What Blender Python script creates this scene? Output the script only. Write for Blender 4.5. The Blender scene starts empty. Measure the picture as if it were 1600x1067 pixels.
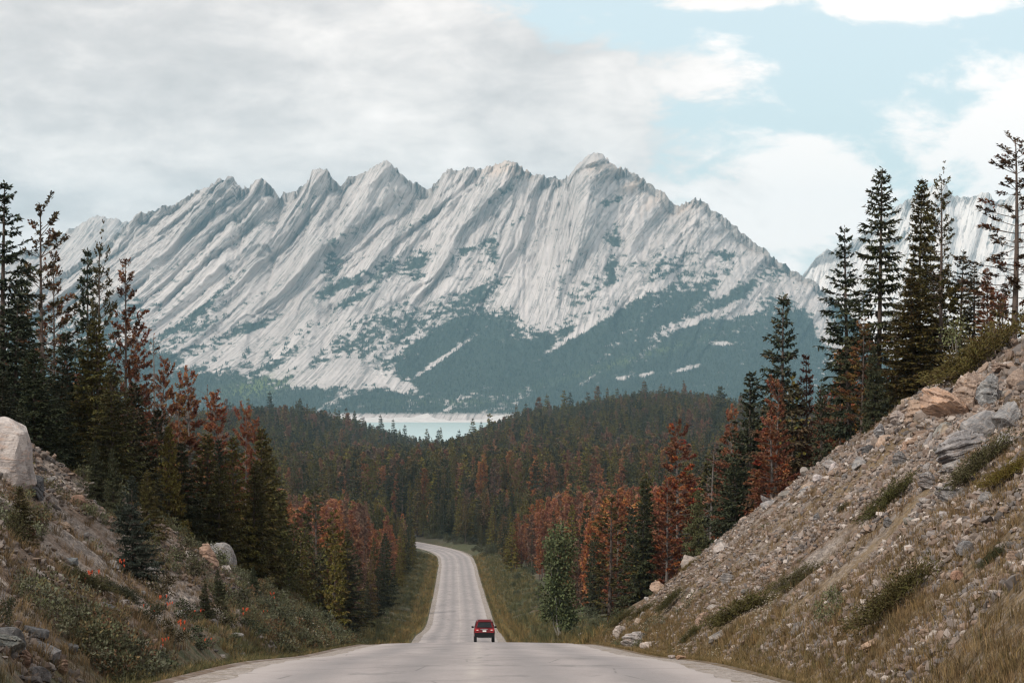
import bpy, math, random
import numpy as np
from mathutils import Vector, Matrix
R = math.radians
rng = np.random.default_rng(11)
random.seed(5)
sc = bpy.context.scene
COL = sc.collection

# ------------------------------------------------------------------ camera
F = 85.0 / 36.0 * 1600.0          # focal length in photo pixels
HY = 630.0                        # photo row of the horizon
cam_d = bpy.data.cameras.new('camera')
cam_d.lens = 85.0; cam_d.sensor_width = 36.0
cam_d.shift_y = (HY - 533.5) / 1600.0
cam_d.clip_start = 1.0; cam_d.clip_end = 60000.0
cam = bpy.data.objects.new('camera', cam_d); COL.objects.link(cam)
cam.location = (0, 0, 0); cam.rotation_euler = (R(90), 0, 0)
sc.camera = cam

# ------------------------------------------------------------------ node helpers
class NT:
    def __init__(s, tree): s.t = tree; s.n = tree.nodes; s.l = tree.links
    def add(s, typ, **kw):
        n = s.n.new(typ)
        for k, v in kw.items(): setattr(n, k, v)
        return n
    def put(s, sock, v):
        if isinstance(v, bpy.types.NodeSocket): s.l.new(v, sock)
        elif v is not None:
            try: sock.default_value = v
            except Exception:
                sock.default_value = (v, v, v) if len(sock.default_value) == 3 else (v, v, v, 1)
    def m(s, op, a, b=None, c=None, clamp=False):
        n = s.add('ShaderNodeMath', operation=op); n.use_clamp = clamp
        for i, v in enumerate((a, b, c)):
            if v is not None: s.put(n.inputs[i], v)
        return n.outputs[0]
    def vm(s, op, a, b=None):
        n = s.add('ShaderNodeVectorMath', operation=op)
        s.put(n.inputs[0], a)
        if b is not None: s.put(n.inputs[1], b)
        return n.outputs[0]
    def mix(s, f, a, b, mode='MIX'):
        n = s.add('ShaderNodeMix', data_type='RGBA', blend_type=mode)
        s.put(n.inputs[0], f)
        for i, v in ((6, a), (7, b)):
            if isinstance(v, bpy.types.NodeSocket): s.l.new(v, n.inputs[i])
            else: n.inputs[i].default_value = tuple(v) + ((1,) if len(v) == 3 else ())
        return n.outputs[2]
    def noise(s, vec, scale, detail=4, rough=.55, dist=0.0):
        n = s.add('ShaderNodeTexNoise'); s.put(n.inputs['Vector'], vec)
        n.inputs['Scale'].default_value = scale; n.inputs['Detail'].default_value = detail
        n.inputs['Roughness'].default_value = rough; n.inputs['Distortion'].default_value = dist
        return n.outputs['Fac']
    def voro(s, vec, scale, feature='F1', out='Distance'):
        n = s.add('ShaderNodeTexVoronoi', feature=feature); s.put(n.inputs['Vector'], vec)
        n.inputs['Scale'].default_value = scale
        return n.outputs[out]
    def ss(s, x, a, b):                       # smoothstep
        n = s.add('ShaderNodeMapRange', interpolation_type='SMOOTHSTEP')
        s.put(n.inputs[0], x); n.inputs[1].default_value = a; n.inputs[2].default_value = b
        return n.outputs[0]
    def ramp(s, x, stops):
        n = s.add('ShaderNodeValToRGB'); s.put(n.inputs[0], x)
        e = n.color_ramp.elements
        while len(e) < len(stops): e.new(.5)
        for i, (p, c) in enumerate(stops): e[i].position = p; e[i].color = tuple(c) + (1,)
        return n.outputs[0]
    def attr(s, name, typ='GEOMETRY', out='Fac'):
        n = s.add('ShaderNodeAttribute', attribute_type=typ); n.attribute_name = name
        return n.outputs[out]

# ------------------------------------------------------------------ world: sky with clouds, sun, exposure
SUN_EL, SUN_AZ = R(39), R(222)            # azimuth clockwise from +Y (the view direction): behind the camera, to its left
W = bpy.data.worlds.new('World'); sc.world = W; W.use_nodes = True
w = NT(W.node_tree); w.n.clear()
sky = w.add('ShaderNodeTexSky', sky_type='NISHITA'); sky.sun_disc = False
sky.sun_elevation = SUN_EL; sky.sun_rotation = SUN_AZ; sky.air_density = 1.0; sky.dust_density = 2.2; sky.ozone_density = 1.2
dirv = w.add('ShaderNodeTexCoord').outputs['Generated']
sp = w.add('ShaderNodeSeparateXYZ'); w.l.new(dirv, sp.inputs[0])
az = w.m('ARCTAN2', sp.outputs[0], sp.outputs[1]); el = w.m('ARCSINE', sp.outputs[2])
flat = w.vm('MULTIPLY', dirv, (1, 1, 2.3))
n_big = w.noise(flat, 7.0, 6, .55, .3)
n_mid = w.noise(flat, 22.0, 6, .58, .35)
n_fine = w.noise(w.vm('MULTIPLY', dirv, (1, 1, 2.0)), 60.0, 6, .6, .2)
edge = w.m('SUBTRACT', .096, w.m('MULTIPLY', w.m('MAXIMUM', w.m('SUBTRACT', el, .137), 0), 3.2))
edge = w.m('MAXIMUM', edge, -.12)
f_left = w.m('MULTIPLY', w.m('SUBTRACT', edge, az), 9.0)          # the overcast sheet on the left
def ell(a0, e0, ra, re):
    u = w.m('DIVIDE', w.m('SUBTRACT', az, a0), ra); v = w.m('DIVIDE', w.m('SUBTRACT', el, e0), re)
    return w.m('SUBTRACT', .95, w.m('SQRT', w.m('ADD', w.m('MULTIPLY', u, u), w.m('MULTIPLY', v, v))))
f = w.m('MAXIMUM', w.m('MINIMUM', f_left, .8), ell(.115, .083, .062, .026))
f = w.m('MAXIMUM', f, ell(.225, .106, .075, .034))
f = w.m('MAXIMUM', f, w.m('SUBTRACT', ell(.165, .162, .055, .011), .15))
f = w.m('MAXIMUM', f, w.m('SUBTRACT', ell(.09, .164, .05, .006), .25))
far = w.m('MULTIPLY', w.m('SUBTRACT', n_big, .46), 4.0)           # broken cloud over the rest of the sky
outv = w.m('MAXIMUM', w.ss(w.m('ABSOLUTE', az), .3, .6), w.ss(el, .2, .4))
f = w.m('ADD', w.m('MULTIPLY', f, w.m('SUBTRACT', 1, outv)), w.m('MULTIPLY', far, outv))
nz = w.m('ADD', w.m('MULTIPLY', w.m('SUBTRACT', n_mid, .5), 1.7), w.m('MULTIPLY', w.m('SUBTRACT', n_fine, .5), .7))
dens = w.ss(w.m('ADD', f, nz), -.10, .30)
tone = w.m('ADD', w.m('MULTIPLY', n_big, .46), w.m('ADD', w.m('MULTIPLY', n_mid, .40), w.m('MULTIPLY', n_fine, .14)))
right = w.ss(az, -.02, .12)
tone = w.m('ADD', tone, w.m('MULTIPLY', right, .20))
ccol = w.ramp(tone, [(.36, (.49, .458, .445)), (.47, (.64, .588, .565)), (.57, (.84, .765, .722)), (.68, (1.03, .935, .88))])
skyc = w.mix(1.0, sky.outputs[0], (.105, .118, .112), 'MULTIPLY')
skyc = w.mix(.65, skyc, (.73, .785, .79))                         # milky summer air
hz = w.ss(el, .10, -.01)
skyc = w.mix(w.m('MULTIPLY', hz, .6), skyc, (.82, .85, .86))
colr = w.mix(w.m('MULTIPLY', dens, .95), skyc, ccol)
bg = w.add('ShaderNodeBackground'); w.l.new(colr, bg.inputs[0]); bg.inputs[1].default_value = 1.0
wo = w.add('ShaderNodeOutputWorld'); w.l.new(bg.outputs[0], wo.inputs[0])
W.cycles.sampling_method = 'MANUAL'; W.cycles.sample_map_resolution = 512

sun_d = bpy.data.lights.new('sun', 'SUN'); sun_d.energy = 2.2; sun_d.angle = R(5); sun_d.color = (1.0, .93, .84)
sun = bpy.data.objects.new('sun', sun_d); COL.objects.link(sun)
sv = Vector((math.sin(SUN_AZ) * math.cos(SUN_EL), math.cos(SUN_AZ) * math.cos(SUN_EL), math.sin(SUN_EL)))
sun.rotation_euler = sv.to_track_quat('Z', 'Y').to_euler(); sun.location = sv * 500

vs = sc.view_settings
vs.view_transform = 'Standard'; vs.look = 'None'; vs.gamma = 1.0; vs.exposure = 0.52; vs.use_curve_mapping = False
cy = sc.cycles
cy.use_denoising = True
cy.denoiser = 'OPENIMAGEDENOISE'; cy.denoising_prefilter = 'ACCURATE'
cy.max_bounces = 4; cy.diffuse_bounces = 2; cy.glossy_bounces = 2; cy.transmission_bounces = 2; cy.volume_bounces = 0
cy.transparent_max_bounces = 4; cy.caustics_reflective = False; cy.caustics_refractive = False
cy.filter_width = 1.3

# ------------------------------------------------------------------ numpy noise
def _hash(ix, iy, seed):
    h = (ix.astype(np.int64) * 374761393 + iy.astype(np.int64) * 668265263 + seed * 974634777) & 0xFFFFFFFF
    h = ((h ^ (h >> 13)) * 1274126177) & 0xFFFFFFFF
    return ((h ^ (h >> 16)) & 0xFFFFFF) / float(0xFFFFFF)
def vnoise(x, y, seed=0):
    x = np.asarray(x, float); y = np.asarray(y, float)
    ix = np.floor(x); iy = np.floor(y); fx = x - ix; fy = y - iy
    fx = fx * fx * fx * (fx * (fx * 6 - 15) + 10); fy = fy * fy * fy * (fy * (fy * 6 - 15) + 10)
    a = _hash(ix, iy, seed); b = _hash(ix + 1, iy, seed); c = _hash(ix, iy + 1, seed); d = _hash(ix + 1, iy + 1, seed)
    return (a * (1 - fx) + b * fx) * (1 - fy) + (c * (1 - fx) + d * fx) * fy
def fbm(x, y, octv=4, seed=0, gain=.5):
    s = 0; amp = 1; tot = 0
    for o in range(octv):
        s = s + amp * vnoise(x * 2 ** o + o * 17.3, y * 2 ** o - o * 9.1, seed + o); tot += amp; amp *= gain
    return s / tot
def ridged(x, y, seed=0): return 1 - np.abs(2 * vnoise(x, y, seed) - 1)
def sstep(x, a, b):
    t = np.clip((x - a) / (b - a), 0, 1); return t * t * (3 - 2 * t)

# ------------------------------------------------------------------ mesh helpers
def mesh_np(name, V, faces, mats=(), smooth=False, fmat=None, attrs=None):
    """faces: an (n,3) or (n,4) array; attrs: {name: per-vertex float array}"""
    V = np.asarray(V, np.float32); faces = np.asarray(faces, np.int32); k = faces.shape[1]; n = len(faces)
    me = bpy.data.meshes.new(name)
    me.vertices.add(len(V)); me.vertices.foreach_set('co', V.ravel())
    me.loops.add(n * k); me.loops.foreach_set('vertex_index', faces.ravel())
    me.polygons.add(n); me.polygons.foreach_set('loop_start', np.arange(0, n * k, k, dtype=np.int32))
    me.polygons.foreach_set('use_smooth', np.full(n, bool(smooth)))
    if fmat is not None: me.polygons.foreach_set('material_index', np.asarray(fmat, np.int32))
    for a, v in (attrs or {}).items():
        at = me.attributes.new(a, 'FLOAT', 'POINT'); at.data.foreach_set('value', np.asarray(v, np.float32))
    for m in mats: me.materials.append(m)
    me.update(calc_edges=True)
    return me
def link(name, data, parent=None, loc=None, label=None, cat=None, group=None, kind=None):
    o = bpy.data.objects.new(name, data); COL.objects.link(o)
    if parent is not None: o.parent = parent
    if loc is not None: o.location = loc
    return tag(o, label, cat, group, kind)
def tag(o, label=None, cat=None, group=None, kind=None):
    if label: o['label'] = label
    if cat: o['category'] = cat
    if group: o['group'] = group
    if kind: o['kind'] = kind
    return o
def grid_faces(nr, nc):
    i = np.arange(nr * nc).reshape(nr, nc)
    return np.stack([i[:-1, :-1], i[:-1, 1:], i[1:, 1:], i[1:, :-1]], -1).reshape(-1, 4)
def joinV(parts):
    V = []; Fc = []; k = 0
    for v, f in parts: V.append(v); Fc.append(np.asarray(f) + k); k += len(v)
    return np.concatenate(V), np.concatenate(Fc)
def tri(q): q = np.asarray(q); return np.concatenate([q[:, [0, 1, 2]], q[:, [0, 2, 3]]])

# ------------------------------------------------------------------ terrain functions (metres, camera at the origin, y = distance)
RD = np.array([-40, 0, 20, 32, 45, 60, 80, 97, 110, 130, 150, 175, 195, 212, 225, 240, 270, 302, 360, 495, 560, 616, 700, 800, 1200])
RZ = np.array([1.0, -1.6, -2.75, -3.72, -4.80, -6.24, -8.03, -9.63, -11.1, -13.4, -15.6, -18.2, -19.95, -21.1, -21.95, -23.0, -25.4, -27.6, -30.1, -35.1, -36.9, -38.1, -39.3, -40, -41.0])
XD = np.array([-40, 0, 32, 97, 222, 300, 360, 495, 560, 600, 630, 660, 700, 760, 830, 1200])
XX = np.array([.3, -.1, -.51, -1.41, -4.9, -6.4, -7.8, -11.1, -12.8, -14.6, -18.0, -24.5, -37, -63, -100, -320])
def _dense(xp, yp):
    xs = np.arange(-40, 1200, 1.0)
    m = np.gradient(yp, xp)                                   # cubic Hermite through the survey points
    i = np.clip(np.searchsorted(xp, xs, side='right') - 1, 0, len(xp) - 2)
    h = xp[i + 1] - xp[i]; t = (xs - xp[i]) / h
    ys = (2*t**3 - 3*t**2 + 1) * yp[i] + (t**3 - 2*t**2 + t) * h * m[i] + (-2*t**3 + 3*t**2) * yp[i+1] + (t**3 - t**2) * h * m[i+1]
    return xs, ys
_zx, _zy = _dense(RD.astype(float), RZ); _xx, _xy = _dense(XD.astype(float), XX)
def zr(D): return np.interp(D, _zx, _zy)
def xr(D): return np.interp(D, _xx, _xy)
RIGHT = np.array([(-40, 9.5, .1), (40, 8.6, .1), (70, 8.9, .12), (88, 9.5, .14), (96, 9.2, .16), (102, 7.6, .2), (107, 5.2, .22), (113, 3.0, .2), (122, 1.7, .17), (150, 1.6, .14), (220, 1.3, .13), (320, 1.6, .13), (420, 2.2, .13), (560, 1.5, .1), (700, 1, .05), (1300, 1, .02)])
LEFT = np.array([(-40, 7.2, .1), (40, 6.6, .1), (62, 6.0, .1), (78, 5.0, .11), (90, 3.9, .12), (99, 2.6, .13), (106, 1.4, .13), (114, .8, .12), (140, .6, .1), (220, .3, .08), (320, .6, .09), (420, 1.0, .1), (560, 1.0, .08), (700, 1, .04), (1300, 1, .02)])
SKYP = np.array([(-900, 640), (200, 660), (330, 655), (400, 650), (450, 647), (520, 660), (580, 680), (640, 697), (700, 701), (760, 672), (820, 646), (880, 640), (950, 629), (1000, 624), (1060, 624), (1110, 632), (1160, 648), (1300, 640), (2500, 600)])
def zsky(x):
    y = np.interp(x / 2000 * F + 800, SKYP[:, 0], SKYP[:, 1]) + 27
    return (HY - y) / F * 2000
def ground(x, D, detail=True):
    x = np.asarray(x, float); D = np.asarray(D, float)
    z0 = zr(D); d = x - xr(D); a = np.abs(d)
    hR = np.interp(D, RIGHT[:, 0], RIGHT[:, 1]) + np.interp(D, RIGHT[:, 0], RIGHT[:, 2]) * (a - 12)
    hL = np.interp(D, LEFT[:, 0], LEFT[:, 1]) + np.interp(D, LEFT[:, 0], LEFT[:, 2]) * (a - 10)
    nat = np.where(d > 0, hR, hL)
    nat = nat + (fbm(x / 9, D / 9, 3, 3) - .5) * 1.6 * sstep(a, 5, 12)
    s = np.maximum(a - 5.0, 0)
    k = np.where(d > 0, .80, .70)
    up = k * s * (1 + .16 * (fbm(D / 7, a / 9, 3, 21) - .5) * 2)
    nat = -np.log(np.exp(-nat * 1.6) + np.exp(-np.minimum(up, 40) * 1.6)) / 1.6   # soft minimum
    h = np.where(a > 5, np.maximum(nat, -.5 * s), 0)
    h = h * sstep(a, 4.6, 5.6) - .22 * np.exp(-((a - 5.2) / .5) ** 2)
    h = np.where(a < 4.3, -.06, h)
    # slope relief: rills down the fall line and knobbly rubble
    onslope = sstep(a, 5.4, 7.5) * sstep(420 - D, 0, 120)
    if detail:
        h = h + onslope * ((fbm(D / 3.2, a / 8, 4, 31) - .5) * 1.5 + (fbm(D / .9, a / 1.3, 3, 37) - .5) * .5)
    z = z0 + h
    w = sstep(D, 640, 1250)
    zf = -40 + (zsky(x) + 40) * sstep(D, 850, 2000) - sstep(D, 2080, 2700) * (zsky(x) + 66)
    zf = zf + (fbm(x / 180, D / 180, 3, 7) - .5) * 9 * sstep(D, 700, 1000)
    return z * (1 - w) + zf * w
def gz(x, D): return float(ground(np.array([x]), np.array([D]))[0])
def px2x(px, D): return (px - 800) / F * D

# ------------------------------------------------------------------ materials
def mat(name): 
    m = bpy.data.materials.new(name); m.use_nodes = True
    n = NT(m.node_tree); n.n.clear()
    b = n.add('ShaderNodeBsdfPrincipled'); o = n.add('ShaderNodeOutputMaterial'); n.l.new(b.outputs[0], o.inputs[0])
    b.inputs['Specular IOR Level'].default_value = .25
    return m, n, b
def bump(n, b, h, strength, dist):
    bn = n.add('ShaderNodeBump'); bn.inputs['Strength'].default_value = strength; bn.inputs['Distance'].default_value = dist
    n.l.new(h, bn.inputs['Height']); n.l.new(bn.outputs[0], b.inputs['Normal'])
def plain(name, col, rough=.6, metal=0.0, coat=0.0, spec=.4):
    m, n, b = mat(name); b.inputs['Base Color'].default_value = tuple(col) + (1,)
    ob = n.add('ShaderNodeTexCoord').outputs['Object']
    n.put(b.inputs['Roughness'], n.m('ADD', rough - .06, n.m('MULTIPLY', n.noise(ob, 6, 3), .12)))
    b.inputs['Metallic'].default_value = metal; b.inputs['Coat Weight'].default_value = coat; b.inputs['Specular IOR Level'].default_value = spec
    return m

def ground_material():
    m, n, b = mat('ground'); P = n.add('ShaderNodeNewGeometry').outputs['Position']
    sl = n.vm('MULTIPLY', P, (.35, 1, .35))                    # stretched down the fall line
    big = n.noise(sl, .28, 5, .6); med = n.noise(sl, 1.3, 5, .6); fine = n.noise(P, 9, 4, .65)
    vor = n.add('ShaderNodeTexVoronoi'); n.l.new(P, vor.inputs[0]); vor.inputs['Scale'].default_value = 5.5; vor.inputs['Randomness'].default_value = 1
    vor2 = n.add('ShaderNodeTexVoronoi'); n.l.new(P, vor2.inputs[0]); vor2.inputs['Scale'].default_value = 15
    cell = n.add('ShaderNodeSeparateColor'); n.l.new(vor.outputs['Color'], cell.inputs[0])
    cell2 = n.add('ShaderNodeSeparateColor'); n.l.new(vor2.outputs['Color'], cell2.inputs[0])
    stone = n.ramp(cell.outputs[0], [(0, (.12, .102, .092)), (.35, (.185, .155, .135)), (.7, (.235, .19, .16)), (1, (.29, .25, .22))])
    stone2 = n.ramp(cell2.outputs[0], [(0, (.09, .08, .075)), (.5, (.20, .165, .14)), (1, (.31, .27, .24))])
    rub = n.mix(n.ss(fine, .4, .6), stone, stone2)
    soil = n.mix(n.ss(fine, .35, .65), (.085, .060, .044), (.185, .130, .095))
    scree = n.mix(n.ss(n.m('ADD', med, n.m('MULTIPLY', n.m('SUBTRACT', big, .5), .7)), .43, .60), soil, rub)
    dry = n.mix(n.ss(n.m('ADD', fine, n.m('MULTIPLY', n.m('SUBTRACT', med, .5), .8)), .3, .7), (.085, .058, .032), (.185, .132, .078))
    dry = n.mix(n.m('MULTIPLY', n.ss(cell2.outputs[1], .74, .80), .4), dry, stone2)
    green = n.mix(fine, (.035, .042, .020), (.075, .078, .036))
    ga = n.attr('green'); da = n.attr('dry')
    gmix = n.ss(n.m('ADD', ga, n.m('SUBTRACT', med, .5)), .35, .65)
    dmix = n.ss(n.m('ADD', da, n.m('MULTIPLY', n.m('SUBTRACT', n.noise(sl, .7, 5, .65), .5), 1.5)), .42, .62)
    c = n.mix(dmix, scree, dry); c = n.mix(gmix, c, green)
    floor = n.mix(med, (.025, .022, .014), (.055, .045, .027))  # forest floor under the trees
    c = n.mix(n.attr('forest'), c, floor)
    n.l.new(c, b.inputs['Base Color']); b.inputs['Roughness'].default_value = .95
    h = n.m('ADD', n.m('MULTIPLY', vor.outputs['Distance'], -.6), n.m('ADD', n.m('MULTIPLY', fine, .4), n.m('MULTIPLY', vor2.outputs['Distance'], -.25)))
    bump(n, b, h, .9, .14)
    return m
def road_material():
    m, n, b = mat('asphalt'); P = n.add('ShaderNodeNewGeometry').outputs['Position']
    u = n.attr('across')                                        # metres from the centre line
    fine = n.noise(P, 38, 3, .7); med = n.noise(n.vm('MULTIPLY', P, (1, .18, 1)), 1.1, 5, .6); big = n.noise(P, .12, 4, .55)
    agg = n.add('ShaderNodeTexVoronoi'); n.l.new(P, agg.inputs[0]); agg.inputs['Scale'].default_value = 30
    ac = n.add('ShaderNodeSeparateColor'); n.l.new(agg.outputs['Color'], ac.inputs[0])
    t = n.m('ADD', n.m('MULTIPLY', med, .45), n.m('ADD', n.m('MULTIPLY', fine, .25), n.m('MULTIPLY', big, .3)))
    c = n.ramp(t, [(.33, (.20, .178, .172)), (.5, (.285, .253, .245)), (.68, (.37, .33, .317))])
    c = n.mix(n.m('MULTIPLY', n.m('SUBTRACT', ac.outputs[0], .5), .5), c, (.44, .41, .40))
    # polished wheel tracks, pale worn middle and edges
    def band(c0, wd): return n.m('POWER', 2.718, n.m('MULTIPLY', n.m('POWER', n.m('DIVIDE', n.m('SUBTRACT', u, c0), wd), 2), -1))
    tr = n.m('ADD', n.m('ADD', band(-2.35, .42), band(-.95, .42)), n.m('ADD', band(.95, .42), band(2.35, .42)))
    c = n.mix(n.m('MULTIPLY', tr, .48, clamp=True), c, (.17, .16, .162))
    c = n.mix(n.m('MULTIPLY', n.m('MULTIPLY', band(0, .13), n.ss(n.noise(P, .9, 4, .7), .38, .6)), .38), c, (.47, .43, .38))
    c = n.mix(n.m('MULTIPLY', n.ss(n.m('ABSOLUTE', u), 2.7, 3.5), .55), c, (.40, .355, .335))
    # cracks and tar stains
    wv = n.vm('MULTIPLY', P, (.8, .22, .8))
    cr = n.add('ShaderNodeTexVoronoi', feature='DISTANCE_TO_EDGE'); n.l.new(n.vm('ADD', wv, n.vm('MULTIPLY', n.add('ShaderNodeTexNoise').outputs['Color'], (.3, .3, .3))), cr.inputs[0]); cr.inputs['Scale'].default_value = .55
    ck = n.m('MULTIPLY', n.ss(cr.outputs[0], .012, .002), n.ss(n.noise(P, .35, 3, .6), .44, .56))
    c = n.mix(n.m('MULTIPLY', ck, .5), c, (.085, .08, .08))
    st = n.m('MULTIPLY', n.ss(n.noise(n.vm('MULTIPLY', P, (1, .35, 1)), .9, 5, .62), .57, .70), .55)
    c = n.mix(st, c, (.13, .122, .12))
    n.l.new(c, b.inputs['Base Color']); b.inputs['Roughness'].default_value = .86; b.inputs['Specular IOR Level'].default_value = .3
    bump(n, b, n.m('ADD', fine, agg.outputs['Distance']), .5, .012)
    return m
def gravel_material():
    m, n, b = mat('shoulder_gravel'); P = n.add('ShaderNodeNewGeometry').outputs['Position']
    v = n.add('ShaderNodeTexVoronoi'); n.l.new(P, v.inputs[0]); v.inputs['Scale'].default_value = 19
    c0 = n.add('ShaderNodeSeparateColor'); n.l.new(v.outputs['Color'], c0.inputs[0])
    c = n.ramp(c0.outputs[0], [(0, (.17, .145, .13)), (.5, (.29, .25, .225)), (1, (.43, .385, .35))])
    c = n.mix(n.ss(n.noise(P, 1.4, 5, .65), .52, .68), c, (.17, .125, .07))
    n.l.new(c, b.inputs['Base Color']); b.inputs['Roughness'].default_value = .95
    bump(n, b, v.outputs['Distance'], .8, .05)
    return m
def rock_material(name, dark, light, warm, lich=.0, scale=1.0):
    m, n, b = mat(name); ob = n.add('ShaderNodeTexCoord').outputs['Object']
    oi = n.add('ShaderNodeObjectInfo')
    P = n.vm('ADD', ob, n.vm('MULTIPLY', oi.outputs['Location'], (.37, .37, .37)))
    a = n.noise(P, 1.6 * scale, 6, .62, .6); f_ = n.noise(P, 9 * scale, 5, .65); s = n.noise(n.vm('MULTIPLY', P, (1, 1, 4)), 2.4 * scale, 5, .6, 1.2)
    c = n.mix(n.ss(a, .34, .66), dark, light)
    c = n.mix(n.m('MULTIPLY', n.ss(s, .5, .68), .6), c, warm)
    c = n.mix(n.m('MULTIPLY', n.ss(f_, .55, .72), .5), c, tuple(x * .45 for x in dark))
    if lich: c = n.mix(n.m('MULTIPLY', n.ss(n.noise(P, 4 * scale, 4, .7), .58, .66), lich), c, (.035, .035, .030))
    c = n.mix(1.0, c, oi.outputs['Color'], 'MULTIPLY')
    n.l.new(c, b.inputs['Base Color']); b.inputs['Roughness'].default_value = .9
    bump(n, b, n.m('ADD', n.m('ADD', a, n.m('MULTIPLY', f_, .45)), n.m('MULTIPLY', s, .5)), .8, .12)
    return m
def foliage_material(name, mass=False, fixed=None, red=(.185, .074, .040)):
    """needles and leaves: the tree's own colour, varied from tuft to tuft"""
    m, n, b = mat(name); oi = n.add('ShaderNodeObjectInfo')
    if fixed: base = n.mix(0.0, fixed, fixed)
    elif mass: base = n.attr('tint', 'INSTANCER', 'Color')
    else: base = oi.outputs['Color']
    base = n.mix(n.attr('red'), base, red)
    tn = n.attr('tone')
    hs = n.add('ShaderNodeHueSaturation'); n.l.new(base, hs.inputs['Color'])
    n.put(hs.inputs['Hue'], n.m('ADD', .5, n.m('MULTIPLY', n.m('SUBTRACT', tn, .5), .07)))
    n.put(hs.inputs['Value'], n.m('ADD', .62, n.m('MULTIPLY', tn, .8)))
    n.l.new(hs.outputs[0], b.inputs['Base Color']); b.inputs['Roughness'].default_value = .72; b.inputs['Specular IOR Level'].default_value = .2
    return m
def bark_material(name, c0, c1):
    m, n, b = mat(name); P = n.add('ShaderNodeTexCoord').outputs['Object']
    c = n.mix(n.noise(n.vm('MULTIPLY', P, (1, 1, .25)), 9, 4, .7), c0, c1)
    n.l.new(c, b.inputs['Base Color']); b.inputs['Roughness'].default_value = .95
    bump(n, b, n.noise(n.vm('MULTIPLY', P, (1, 1, .2)), 14, 3), .6, .05)
    return m
def mountain_material(name, white=0.0):
    m, n, b = mat(name); P = n.add('ShaderNodeNewGeometry').outputs['Position']
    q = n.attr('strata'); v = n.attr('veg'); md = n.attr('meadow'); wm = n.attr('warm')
    cb = n.add('ShaderNodeCombineXYZ'); n.l.new(q, cb.inputs[0]); n.put(cb.inputs[1], n.m('MULTIPLY', n.attr('along'), .10))
    sv_ = cb.outputs[0]
    s1 = n.noise(sv_, .022, 6, .65, .25); s2 = n.noise(sv_, .085, 5, .65, .2); f_ = n.noise(P, .04, 5, .65)
    lg = n.noise(P, .0022, 4, .6, .4)
    t = n.m('ADD', n.m('MULTIPLY', s1, .34), n.m('ADD', n.m('MULTIPLY', s2, .26), n.m('ADD', n.m('MULTIPLY', f_, .16), n.m('MULTIPLY', lg, .24))))
    lo = (.31, .275, .262); mi = (.52, .465, .44); hi = (.71, .635, .60)
    if white: lo, mi, hi = (.58, .54, .52), (.76, .71, .68), (.86, .81, .78)  # sunlight on the right mountain, painted in as whiter rock
    c = n.ramp(t, [(.36, lo), (.5, mi), (.64, hi)])
    c = n.mix(n.m('MULTIPLY', wm, .72), c, (.72, .55, .44))  # warm glow of the sun mixed into the summit rock colour
    ln = n.m('MULTIPLY', n.ss(n.noise(sv_, .05, 5, .65), .56, .66), .55)
    c = n.mix(ln, c, (.20, .185, .18))
    for sc_, wd, am in ((.013, .022, .75), (.034, .028, .65)):
        c = n.mix(n.m('MULTIPLY', n.m('MULTIPLY', n.ss(n.m('ABSOLUTE', n.m('SUBTRACT', n.noise(sv_, sc_, 3, .55), .5)), wd, .0), n.ss(f_, .38, .52)), am), c, (.15, .14, .135))
    wood = n.mix(f_, (.026, .040, .036), (.050, .066, .050))
    c = n.mix(v, c, wood); c = n.mix(md, c, (.12, .15, .055))
    n.l.new(c, b.inputs['Base Color']); b.inputs['Roughness'].default_value = .95; b.inputs['Specular IOR Level'].default_value = .1
    bump(n, b, n.m('ADD', s2, n.m('MULTIPLY', n.noise(P, .12, 4, .6), .7)), .7, 11.0)
    return m

M = {}
M['ground'] = ground_material(); M['road'] = road_material(); M['gravel'] = gravel_material()
M['rock_grey'] = rock_material('grey_limestone', (.13, .128, .13), (.30, .285, .275), (.34, .27, .22), .35)
M['rock_pale'] = rock_material('pale_limestone', (.24, .225, .22), (.46, .43, .41), (.42, .31, .25), .45)
M['rock_tan'] = rock_material('tan_limestone', (.21, .165, .135), (.40, .32, .265), (.45, .31, .21), .2)
M['fol'] = foliage_material('needles'); M['fol_mass'] = foliage_material('forest_needles', mass=True)
M['bark'] = bark_material('bark', (.055, .042, .036), (.13, .10, .085))
M['pale_bark'] = bark_material('pale_bark', (.22, .20, .18), (.42, .40, .37))
M['dead_bark'] = bark_material('dead_bark', (.09, .078, .072), (.19, .165, .15))
M['mountain'] = mountain_material('limestone_mountain'); M['mountain_sunlit'] = mountain_material('sunlit_limestone', 1.0)

# ------------------------------------------------------------------ ground sheet
def spaced(lo, hi, step_at):
    out = [lo]
    while out[-1] < hi: out.append(out[-1] + step_at(out[-1]))
    return np.array(out)
ys = spaced(-40, 3300, lambda y: 1.2 if y < 22 else (.34 if y < 112 else min(14, .34 + (y - 112) * .011)))
xa = spaced(0, 1500, lambda x: .32 if x < 24 else min(16, .32 + (x - 24) * .035))
xs = np.concatenate([-xa[:0:-1], xa])
GX, GY = np.meshgrid(xs, ys)
GX = GX + xr(GY) * sstep(60 - np.abs(GX), 0, 30) * 1.0
GZ = ground(GX, GY)
d_ = GX - xr(GY); a_ = np.abs(d_)
near = sstep(640 - GY, 0, 80)
green = np.where(d_ < 0, .10 + .22 * sstep(GY, 62, 90), .0) * (a_ < 60)
green = green + .42 * np.exp(-((a_ - 5.5) / .8) ** 2) * np.where(d_ < 0, 1.0, .55)
green = np.where((GY > 114), np.where(a_ < 16, .42 + .35 * fbm(GX / 6, GY / 6, 3, 77), .4), green)
dry = np.where(d_ > 0, .30 + .5 * fbm(GY / 5, a_ / 14, 3, 41) * sstep(a_, 22, 7), .22) + .42 * np.exp(-((a_ - 5.3) / .9) ** 2)
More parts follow.
